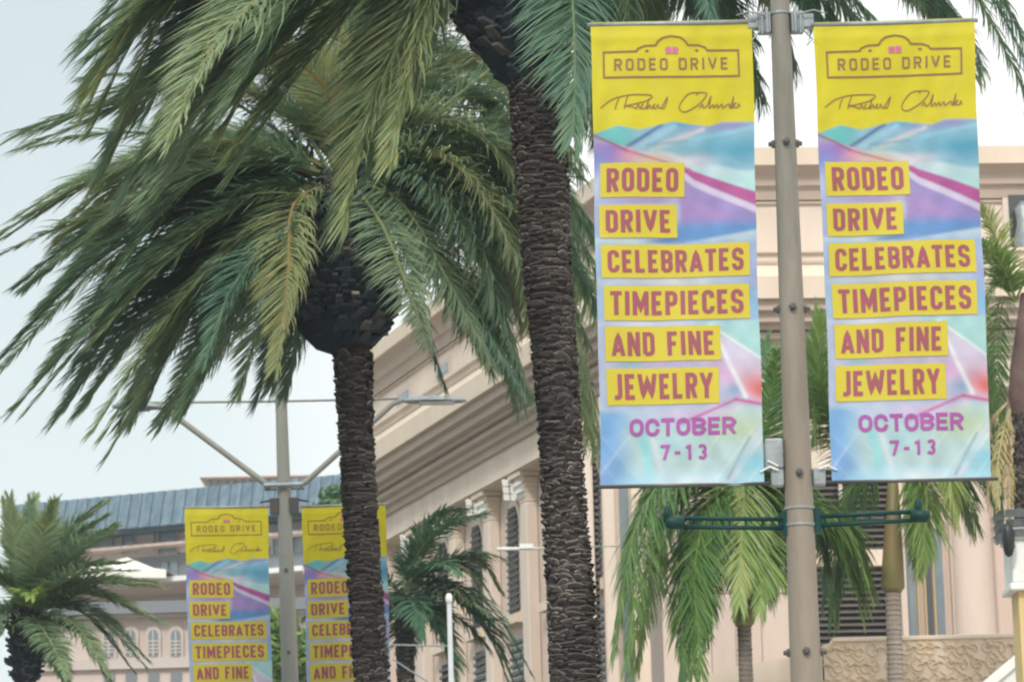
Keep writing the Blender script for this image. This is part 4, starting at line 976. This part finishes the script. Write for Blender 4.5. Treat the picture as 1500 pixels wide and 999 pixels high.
def boots(t, line, seedv=3, size=.13, dens=1.0):
    """the dark head of cut leaf bases under the crown"""
    rs = random.Random(seedv); b = MB(); b.tube([c for c, r in line], [r*.86 for c, r in line], 20); hd = b.build('crown_head', M['boot'], t, smooth=True)
    at0 = hd.data.attributes.new('tint', 'FLOAT', 'POINT'); at0.data.foreach_set('value', [0.05]*len(hd.data.vertices))
    ch = MB()
    for i in range(len(line)-1):
        c0, r0 = line[i]; c1, r1 = line[i+1]; Ls = (c1-c0).length; rows = max(1, int(Ls/(size*.42)))
        for j in range(rows):
            f = (j+.5)/rows; c = lerp(c0, c1, f); r = lerp(r0, r1, f); nn = max(8, int(2*math.pi*r/(size*.62)*dens)); off = rs.random()
            for k in range(nn):
                a = 2*math.pi*(k+off+rs.uniform(-.25, .25))/nn; w_ = size*rs.uniform(.28, .5); ln = size*rs.uniform(.5, 1.35)
                d = Vector((math.cos(a), math.sin(a), 0)); tg = Vector((-math.sin(a), math.cos(a), 0)); up = Vector((0, 0, 1)); ax = (d*rs.uniform(.45, .9)+up*rs.uniform(.2, .9)+tg*rs.uniform(-.25, .25)).normalized()
                o = c+d*r*.8+up*rs.uniform(-.3, .3)*size*.4; th = size*.16; nrm = tg.cross(ax).normalized()
                e = o+ax*ln; col_ = rs.choice([.05, .2, .35, .5, .6, .8, 1.0 if rs.random() < .12 else .4])
                vs = [o-tg*w_-nrm*th, o+tg*w_-nrm*th, o+tg*w_+nrm*th, o-tg*w_+nrm*th, e-tg*w_*.6-nrm*th*.6, e+tg*w_*.6-nrm*th*.6, e+tg*w_*.55+nrm*th*.8, e-tg*w_*.55+nrm*th*.8]
                ch.add(vs, [(0, 1, 5, 4), (1, 2, 6, 5), (2, 3, 7, 6), (3, 0, 4, 7), (4, 5, 6, 7)], col_)
    o = ch.build('leaf_bases', M['boot'], hd, tint=True); o['kind'] = 'stuff'
def px_line(pts, Y): return [(at(x, y, Y), hw/FPX*Y) for x, y, hw in pts]
def palm_key(t, Y, keys, rs, clones, ll, npairs, m, jit=18, dj=.9, wind=(-.35, 0, 0), droop=.45, tint=.42, width=.03, name='frond', rach=.02, **kw):
    for key in keys:
        pts, dy, kt = key if isinstance(key, tuple) else (key, 0, 0)
        for c in range(clones):
            jx, jy = (rs.normal(0, jit), rs.normal(0, jit)) if c else (0, 0)
            d_ = dy+(rs.normal(0, dj) if c else rs.normal(0, dj*.3)); n = len(pts); W = []
            for i, (x, y) in enumerate(pts):
                f = i/(n-1); W.append(at(x+jx*f, y+jy*f, Y+d_*f))
            P = cat_rom(W, 7)
            me = frond_mesh(name, P, ll*rs.uniform(.88, 1.1), npairs, 0, rs, m, wind=wind, droop=droop, tint=tint+kt+rs.normal(0, .06), width=width, rach=rach, **kw)
            link(name, me, t)
def palm_random(t, centre, count, L, rs, ll, npairs, m, g=.28, wind=(-.2, 0, 0), azr=(0, 360), elr=(-10, 80), tint=.42, width=.03, droop=.45, name='frond', brad=.12, lw=(-.35, 0, 0), rach=.018, **kw):
    for i in range(count):
        f = (i+.5)/count; az = R(azr[0])+R(azr[1]-azr[0])*((i*.61803) % 1.0); el = R(elr[0]+(elr[1]-elr[0])*f+rs.normal(0, 5))
        base = np.array(centre)+np.array([math.sin(az)*brad, math.cos(az)*brad, (f-.5)*brad*2.5])
        P = physics(base, az, el, L*rs.uniform(.82, 1.08), g, wind, rs)
        me = frond_mesh(name, P, ll, npairs, 0, rs, m, wind=lw, droop=droop, tint=tint+(.5-f)*.10+rs.normal(0, .06), width=width, rach=rach, **kw)
        link(name, me, t)
rsA = np.random.RandomState(21)
# ---- left windblown date palm (behind)
YA = 26.
lineA = px_line([(516, 500, 29), (518, 560, 27), (521, 640, 24), (528, 760, 24), (537, 880, 24), (545, 999, 25)], YA)
pA = lineA[-1][0]; gA = ground_extend(lineA[-2][0], pA); lineA.append((gA, .19))
palmA = thing('date_palm', gA, 'date palm in front of the second banner pair, its whole crown blown left', 'palm tree', 'two tall date palms')
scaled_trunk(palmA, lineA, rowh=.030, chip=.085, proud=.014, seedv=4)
boots(palmA, px_line([(508, 255, 22), (507, 300, 44), (503, 345, 66), (500, 390, 80), (499, 435, 86), (502, 473, 80), (509, 496, 58), (515, 512, 30)], YA), 5, .12)
cA = at(503, 262, YA)
keysA = [
 ([(490, 262), (330, 215), (150, 262), (12, 345)], -.6, .12), ([(485, 272), (330, 285), (150, 375), (2, 525)], -.3, -.02), ([(480, 278), (340, 322), (180, 440), (45, 595)], -.8, 0),
 ([(480, 282), (380, 345), (260, 490), (158, 668)], -.5, .05), ([(480, 285), (400, 365), (330, 470), (268, 595)], -1., -.05), ([(482, 288), (430, 380), (385, 460), (352, 572)], -1., .02),
 ([(485, 270), (430, 300), (422, 400), (405, 535)], -1.6, .16), ([(490, 262), (360, 250), (180, 330), (60, 450)], .4, .05), ([(487, 270), (350, 300), (230, 390), (110, 560)], .2, -.1),
 ([(485, 275), (380, 320), (290, 430), (215, 590)], .3, -.12), ([(495, 255), (380, 200), (240, 220), (110, 330)], .6, .1), ([(490, 260), (400, 240), (280, 270), (170, 400)], -1.2, .12),
 ([(485, 275), (420, 330), (340, 420), (300, 530)], .2, -.12),
 ([(512, 258), (610, 265), (700, 370), (772, 570)], -.5, .06), ([(515, 262), (590, 300), (650, 400), (715, 520)], -1., .05), ([(515, 268), (560, 330), (600, 430), (628, 505)], -1.4, .05),
 ([(508, 252), (610, 180), (710, 215), (765, 330)], .3, .12), ([(505, 250), (590, 150), (680, 130), (745, 200)], .9, .12), ([(512, 262), (600, 260), (690, 310), (740, 430)], .2, .0),
 ([(515, 275), (575, 380), (620, 480), (650, 560)], -.2, .02), ([(512, 262), (640, 240), (740, 290), (830, 420)], .8, -.02), ([(505, 250), (560, 120), (640, 70), (720, 110)], 1.4, .05),
 ([(500, 250), (480, 140), (420, 80), (330, 60)], .8, .2), ([(500, 250), (430, 170), (330, 120), (220, 130)], .5, .2), ([(500, 250), (520, 130), (500, 40), (440, -10)], 1.2, .15),
 ([(515, 265), (680, 300), (800, 380), (860, 500)], 1.2, -.02), ([(512, 260), (700, 215), (800, 260), (870, 350)], 1.4, .04), ([(515, 280), (640, 380), (700, 470), (760, 580)], .5, -.05), ([(488, 285), (445, 400), (420, 480), (400, 560)], .3, -.1),
 ([(512, 255), (650, 200), (770, 270), (850, 420)], 1.3, .08), ([(512, 260), (680, 260), (790, 360), (862, 600)], 1.0, .06), ([(512, 262), (660, 280), (760, 400), (815, 560)], .9, -.02), ([(510, 252), (640, 150), (760, 160), (850, 260)], 1.6, .05),
 ([(508, 250), (600, 120), (720, 90), (840, 170)], 1.9, .03), ([(508, 250), (570, 90), (640, 20), (730, 20)], 1.8, .05), ([(512, 262), (690, 330), (800, 470), (868, 650)], 1.5, .14), ([(512, 258), (640, 230), (720, 330), (760, 470)], -.1, .04),
 ([(488, 270), (340, 270), (170, 320), (40, 420)], .9, -.05), ([(488, 275), (350, 330), (210, 450), (90, 600)], 1., -.06), ([(488, 275), (380, 340), (270, 460), (190, 620)], 1.1, -.08), ([(488, 280), (400, 370), (320, 480), (245, 600)], 1., -.06),
 ([(488, 270), (360, 290), (240, 370), (130, 480)], -.9, .02), ([(488, 262), (350, 230), (210, 270), (90, 350)], -.3, .18), ([(488, 275), (360, 310), (220, 400), (120, 520)], .6, -.12),
]
front = [k for k in keysA if k[0][-1] in ((405, 535), (628, 505), (352, 572), (650, 560))]
keysA = [k for k in keysA if k not in front]
palm_key(palmA, YA, front, rsA, 1, .46, 160, M['leaf'], tint=.52, width=.015, jit=5)
palm_key(palmA, YA, keysA, rsA, 3, .50, 165, M['leaf'], tint=.46, width=.015, jit=15)
palm_random(palmA, cA, 18, 2.7, rsA, .42, 110, M['leaf'], g=.30, wind=(-.26, 0, 0), azr=(-100, 100), elr=(10, 80), tint=.42, width=.017)
# ---- nearer date palm
YB = 21.
lineB = px_line([(783, 105, 41), (787, 150, 40), (790, 220, 40), (796, 300, 38), (802, 400, 35), (813, 520, 32), (822, 640, 31), (827, 760, 32), (836, 880, 34), (843, 999, 36)], YB)
gB = ground_extend(lineB[-3][0], lineB[-1][0]); lineB.append((gB, .2))
palmB = thing('date_palm', gB, 'nearer date palm with thick scarred trunk rising through the middle out of the frame', 'palm tree', 'two tall date palms')
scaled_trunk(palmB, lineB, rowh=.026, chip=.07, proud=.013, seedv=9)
boots(palmB, px_line([(738, -260, 35), (738, -180, 60), (740, -90, 84), (744, -20, 87), (748, 20, 84), (756, 58, 74), (767, 88, 60), (778, 112, 47), (784, 130, 41)], YB), 8, .11)
rsB = np.random.RandomState(5)
keysB = [
 ([(700, -210), (500, -60), (250, 110), (60, 190)], -.5, .02), ([(700, -220), (470, -150), (270, -40), (135, 60)], -.3, .02), ([(700, -210), (500, -30), (350, 140), (222, 300)], -1.2, -.04),
 ([(700, -210), (560, -40), (430, 120), (345, 250)], -.8, .05), ([(705, -200), (600, 10), (535, 170), (505, 325)], -1.5, .08), ([(700, -200), (620, -30), (575, 110), (550, 235)], -.6, -.02),
 ([(700, -215), (420, -80), (230, 110), (150, 255)], .3, 0), ([(700, -210), (440, -50), (280, 130), (190, 275)], -.2, -.06), ([(700, -220), (420, -140), (240, 0), (130, 130)], .3, .1),
 ([(700, -220), (430, -180), (270, -70), (150, 90)], .2, .08), 
 ([(700, -215), (500, -100), (330, 40), (250, 190)], -1.4, .03), ([(700, -200), (640, -80), (615, 10), (590, 100)], .5, .06), ([(700, -215), (460, -120), (300, 10), (200, 170)], .8, -.1),
 ([(705, -210), (540, -120), (400, 10), (310, 150)], .8, -.06), ([(705, -210), (520, -80), (420, 30), (330, 190)], -.4, .04),
 ([(770, -200), (835, -60), (852, 50), (855, 165)], -.6, .05), ([(765, -210), (900, -120), (1040, -10), (1108, 130)], .8, 0), ([(770, -220), (950, -160), (1110, -50), (1165, 95)], .2, -.1),
 ([(770, -230), (1000, -230), (1240, -140), (1420, 100)], .6, 0), ([(770, -230), (1100, -290), (1370, -120), (1512, 105)], .2, -.12), ([(770, -215), (880, -130), (930, -50), (960, 40)], .5, -.02),
 ([(770, -225), (960, -190), (1130, -110), (1260, 10)], .4, -.06), ([(770, -225), (1000, -190), (1180, -120), (1330, -10)], -.3, .03), ([(765, -205), (830, -120), (900, -40), (900, 70)], .2, .1), ([(770, -220), (900, -170), (1000, -90), (1050, 30)], -.1, -.08),
 ([(770, -225), (900, -150), (1000, -60), (1090, 45)], .9, -.1), ([(770, -225), (980, -170), (1120, -80), (1200, 30)], 1.1, -.12), ([(770, -230), (1050, -210), (1230, -120), (1380, 20)], 1.2, -.1), ([(770, -220), (860, -120), (910, -40), (930, 50)], .8, -.15),
 ([(700, -215), (480, -60), (330, 100), (240, 240)], .6, -.08), ([(700, -215), (380, -120), (220, 20), (140, 180)], -.8, .02),
]
palm_key(palmB, YB, keysB, rsB, 3, .60, 210, M['leaf'], jit=17, tint=.48, width=.0145, dj=.7, rach=.018)
palm_random(palmB, at(735, -235, YB), 26, 3.0, rsB, .5, 100, M['leaf'], g=.22, wind=(-.2, 0, 0), azr=(-110, 110), elr=(5, 80), tint=.42, width=.02)
# ---- small palms
def small_palm(cx, cy, Y, label, count, Lpx, ll, m, rs, el=(-20, 80), g=.6, wind=(-.1, 0, 0), trunk=12, tint=.5, npairs=60, droop=.5, shaft=None, width=.03, tx=None, scar=True, seedv=2, **kw):
    c = at(cx, cy, Y); L = Lpx/FPX*Y; x2 = tx if tx is not None else cx+6
    low = at(x2, 1050, Y); g0 = ground_extend(c, low)
    t = thing('palm_tree', g0, label, 'palm tree')
    line = [(c-Vector((0, 0, .1)), trunk/FPX*Y), (low, trunk/FPX*Y*1.0), (g0, trunk/FPX*Y*1.15)]
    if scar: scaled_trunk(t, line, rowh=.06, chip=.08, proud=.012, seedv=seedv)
    palm_random(t, c, count, L, rs, ll/FPX*Y, npairs, m, g=g/ (L/2.), wind=wind, elr=el, tint=tint, width=width, droop=droop, brad=.07, rach=.014, **kw)
    return t, c
rsD = np.random.RandomState(3)
tD, cD = small_palm(42, 905, 42., 'bright green palm with spreading crown at the lower left corner', 8, 110, 45, M['leaf_green'], rsD, el=(-30, 88), g=.75, trunk=13, tint=.45, tx=34, wind=(.02, 0, 0))
palm_key(tD, 42., [([(42, 880), (20, 810), (5, 735)], 0, .05), ([(44, 875), (60, 800), (80, 738)], -.3, .05), ([(44, 875), (38, 800), (45, 735)], .2, 0), ([(46, 880), (90, 790), (145, 738)], -.2, 0), ([(48, 882), (110, 810), (170, 772)], -.5, .02), ([(48, 885), (110, 835), (185, 822)], -.3, .02),
  ([(48, 888), (130, 850), (225, 852)], .1, .05), ([(48, 890), (130, 870), (235, 912)], -.3, 0), ([(48, 892), (130, 895), (212, 975)], -.5, -.05), ([(48, 895), (110, 920), (160, 1000)], -.5, -.05), ([(44, 895), (70, 940), (95, 1000)], -.7, 0), ([(40, 885), (-10, 850), (-60, 870)], 0, 0), ([(40, 890), (0, 900), (-20, 960)], -.3, 0)], rsD, 3, .36, 110, M['leaf'], jit=9, dj=.6, wind=(0, 0, 0), droop=.25, tint=.55, width=.022, rach=.016)
boots(tD, px_line([(44, 880, 12), (42, 905, 20), (40, 940, 24), (38, 975, 20), (37, 1000, 14)], 42.), 12, .12)
tE, cE = small_palm(590, 868, 43., 'dark green palm in front of the pilasters, between trunk and slim post', 16, 150, 50, M['leaf_dark'], np.random.RandomState(8), el=(-25, 30), g=.55, trunk=12, tint=.42, tx=596, wind=(.12, 0, 0))
def rachis_keys(t, Y, keys, rs, m, ll, npairs, clones=2, **kw): palm_key(t, Y, keys, rs, clones, ll, npairs, m, **kw)
rachis_keys(tE, 43., [([(592, 862), (620, 800), (660, 765), (708, 752)], -.3, 0), ([(592, 862), (610, 800), (640, 755), (672, 748)], .2, 0), ([(594, 866), (650, 850), (720, 890), (778, 985)], -.3, 0), ([(594, 868), (660, 870), (720, 930), (752, 1000)], .2, -.05),
   ([(594, 864), (640, 830), (700, 820), (728, 860)], .3, .28), ([(594, 864), (630, 835), (680, 835), (712, 880)], -.2, .3), ([(594, 868), (630, 900), (660, 950), (670, 1010)], -.4, 0)], np.random.RandomState(4), M['leaf_dark'], .40, 60, width=.035, jit=8, dj=.4, tint=.4, wind=(.05, 0, 0))
# coconut-like palms with green crownshafts
def crownshaft_palm(name_label, xs, Y, keys, rs, seedv):
    (x0, y0), (x1, y1), (x2, y2), hw_s, hw_t = xs        # crown top, shaft bottom, trunk at frame bottom
    top = at(x0, y0, Y); sb = at(x1, y1, Y); tb_ = at(x2, y2, Y); g0 = ground_extend(sb, tb_)
    t = thing('palm_tree', g0, name_label, 'palm tree')
    b = MB(); r = hw_s/FPX*Y; rt = hw_t/FPX*Y
    b.tube([top, lerp(top, sb, .3), lerp(top, sb, .75), lerp(top, sb, .95), sb], [r*.45, r*.7, r*1.0, r*1.1, r*.75], 14); b.build('crownshaft', M['shaft'], t, smooth=True)
    b = MB(); b.tube([sb, g0], [rt, rt*1.25], 14); tr = b.build('trunk', M['ringed'], t, smooth=True)
    b = MB(); z = 0; d = (g0-sb); n = int(d.length/.055); rs_ = random.Random(seedv)
    for k in range(n): c = sb+d*((k+.5)/n); b.tube([c+Vector((0, 0, .012)), c-Vector((0, 0, .008))], [rt*(1+.25*k/n)+.004, rt*(1+.25*k/n)+.008*rs_.uniform(.5, 1.6)], 12, cap=True)
    o = b.build('trunk_ring', M['ring2'], tr); o['kind'] = 'stuff'
    palm_key(t, Y, keys, rs, 3, .66, 96, M['leaf_green'], jit=10, dj=.5, wind=(0, 0, 0), droop=.40, tint=.44, width=.022, rach=.016, vee=-.1)
    return t
M['shaft'] = mat('crownshaft_skin', (.16, .17, .06), .5, (.27, .17, .08), 4, stretch=(1, 1, .3))
M['ringed'] = mat('ringed_trunk', (.30, .25, .21), .9, (.22, .18, .15), 8)
M['ring2'] = mat('ringed_trunk_scar', (.38, .32, .27), .9, (.18, .14, .12), 6)
rsF = np.random.RandomState(14)
crownshaft_palm('small feathery palm hanging below the left large banner', ((1086, 745), (1090, 918), (1093, 999), 15, 10), 38., [
 ([(1082, 740), (1000, 690), (935, 760), (898, 950)], -.4, 0), ([(1082, 742), (1010, 710), (960, 790), (922, 975)], -.2, .05), ([(1084, 744), (1040, 730), (1010, 830), (1015, 985)], -.6, -.02),
 ([(1084, 745), (1060, 720), (1040, 800), (1035, 900)], .2, .02), ([(1088, 745), (1120, 690), (1160, 740), (1165, 830)], -.2, -.05), ([(1088, 745), (1100, 730), (1120, 800), (1118, 880)], -.4, .05),
 ([(1088, 745), (1160, 735), (1230, 780), (1266, 885)], -.3, .0), ([(1088, 745), (1150, 725), (1240, 765), (1280, 860)], .3, .04), ([(1086, 740), (1090, 700), (1085, 800), (1082, 890)], -.7, .06), ([(1084, 740), (1040, 680), (970, 690), (920, 800)], .5, -.04), ([(1086, 740), (1110, 640), (1130, 560), (1132, 520)], .4, -.08), ([(1088, 740), (1140, 690), (1190, 740), (1210, 830)], .1, .0)], rsF, 2)
crownshaft_palm('small feathery palm standing before the dark louvres, its crown behind the right large banner', ((1308, 700), (1308, 868), (1312, 999), 16, 11), 38.5, [
 ([(1304, 690), (1230, 620), (1195, 560), (1196, 470)], 0, .1), ([(1302, 690), (1240, 600), (1205, 520), (1200, 640)], .2, .08), ([(1304, 692), (1260, 710), (1230, 790), (1225, 900)], -.2, -.04),
 ([(1310, 690), (1340, 680), (1355, 730), (1345, 830)], -.4, .1), ([(1310, 690), (1370, 650), (1400, 690), (1420, 770)], .2, .1), ([(1310, 690), (1400, 610), (1450, 660), (1470, 760)], .3, .08), ([(1310, 690), (1400, 560), (1440, 520), (1455, 640)], .5, .02)], np.random.RandomState(2), 3)
# palm at the right edge with dry hanging fronds
rsH = np.random.RandomState(6)
YH = 33.
tH = thing('palm_tree', ground_extend(at(1492, 620, YH), at(1500, 999, YH)), 'palm with brown bulging top and dry hanging fronds at the right edge', 'palm tree')
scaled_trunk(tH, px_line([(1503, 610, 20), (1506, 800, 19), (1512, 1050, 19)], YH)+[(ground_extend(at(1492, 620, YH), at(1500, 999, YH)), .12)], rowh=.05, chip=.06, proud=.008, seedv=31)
b = MB(); b.tube([at(1503, y, YH) for y in (430, 500, 540, 580, 605, 622)], [h/FPX*YH for h in (8, 18, 24, 26, 22, 12)], 16); b.build('crownshaft', M['husk'] if 'husk' in M else mat('brown_husk', (.10, .055, .055), .8, (.17, .11, .095), 5, bump=.4), tH, smooth=True)
palm_key(tH, YH, [([(1488, 440), (1470, 380), (1448, 320), (1425, 290)], -.3, .12), ([(1486, 440), (1460, 410), (1430, 400), (1400, 430)], .2, .12), ([(1488, 440), (1520, 380), (1560, 370), (1590, 440)], 0, 0),
  ([(1488, 442), (1460, 420), (1440, 470), (1442, 580)], -.2, -.05), ([(1486, 442), (1465, 440), (1455, 520), (1462, 640)], .1, -.05), ([(1488, 440), (1470, 400), (1440, 370), (1415, 370)], -.4, .1)], rsH, 2, .26, 60, M['leaf_green'], jit=7, dj=.3, wind=(0, 0, 0), droop=.4, tint=.50, width=.016, rach=.012)
palm_key(tH, YH, [([(1478, 600), (1465, 650), (1458, 700), (1462, 765)], -.2, .5), ([(1480, 600), (1474, 660), (1480, 720), (1476, 770)], -.2, .5), ([(1476, 590), (1452, 620), (1450, 680), (1448, 730)], 0, .42)], rsH, 3, .16, 30, M['leaf_green'], jit=6, dj=.2, wind=(0, 0, 0), droop=.9, tint=.55, width=.02, name='dry_frond', rach=.018)
# leafy street trees seen behind the second pole
def tree(cx, cy, Y, rpx, label, seedv, n=2600):
    rs = np.random.RandomState(seedv); c = at(cx, cy, Y); r = rpx/FPX*Y; g0 = Vector((c.x, c.y, 0)); t = thing('street_tree', g0, label, 'tree')
    b = MB(); b.tube([g0, lerp(g0, c, .6), c], [.16, .12, .05], 10)
    for k in range(6):
        a = k*1.05; b.tube([lerp(g0, c, .7), c+Vector((math.cos(a)*r*.5, math.sin(a)*r*.5, r*.3*math.sin(k)))], [.06, .02], 6)
    b.build('trunk', M['bark'], t)
    cl = [(rs.normal(0, .45, 3)*[1, 1, .8]) for _ in range(16)]; b = MB()
    for i in range(n):
        k = cl[i % 16]; p = (k+rs.normal(0, .22, 3))*r; p = Vector(c)+Vector(p); d = Vector(rs.normal(0, 1, 3)).normalized(); e = d.orthogonal().normalized()*.05; d *= .1
        b.add([p-d, p-e, p+d, p+e], [(0, 1, 2, 3)], float(np.clip(.35+(i % 16)*.012+rs.normal(0, .1), 0, 1)))
    o = b.build('crown', M['leaf_green'], t, tint=True); o['kind'] = 'stuff'
tree(425, 950, 62., 62, 'dark leafy tree seen in the gap between the two farther banners', 3)
tree(488, 745, 75., 26, 'small green treetop above the right farther banner, left of the palm trunk', 5, 1200)
# thin humid air
hm = bpy.data.materials.new('humid_air'); hm.use_nodes = True; hn = hm.node_tree
hn.nodes.remove(hn.nodes['Principled BSDF']); pv = hn.nodes.new('ShaderNodeVolumePrincipled')
pv.inputs['Color'].default_value = (.84, .94, 1, 1); pv.inputs['Density'].default_value = .0008; pv.inputs['Anisotropy'].default_value = .2
hn.links.new(pv.outputs[0], hn.nodes['Material Output'].inputs['Volume'])
b = MB(); b.box((-710, -160, -1.1), (1420, 0, 0), (0, 1370, 0), (0, 0, 34)); hz = b.build('haze', hm); tag(hz, kind='stuff')
print('objects', len(bpy.data.objects))
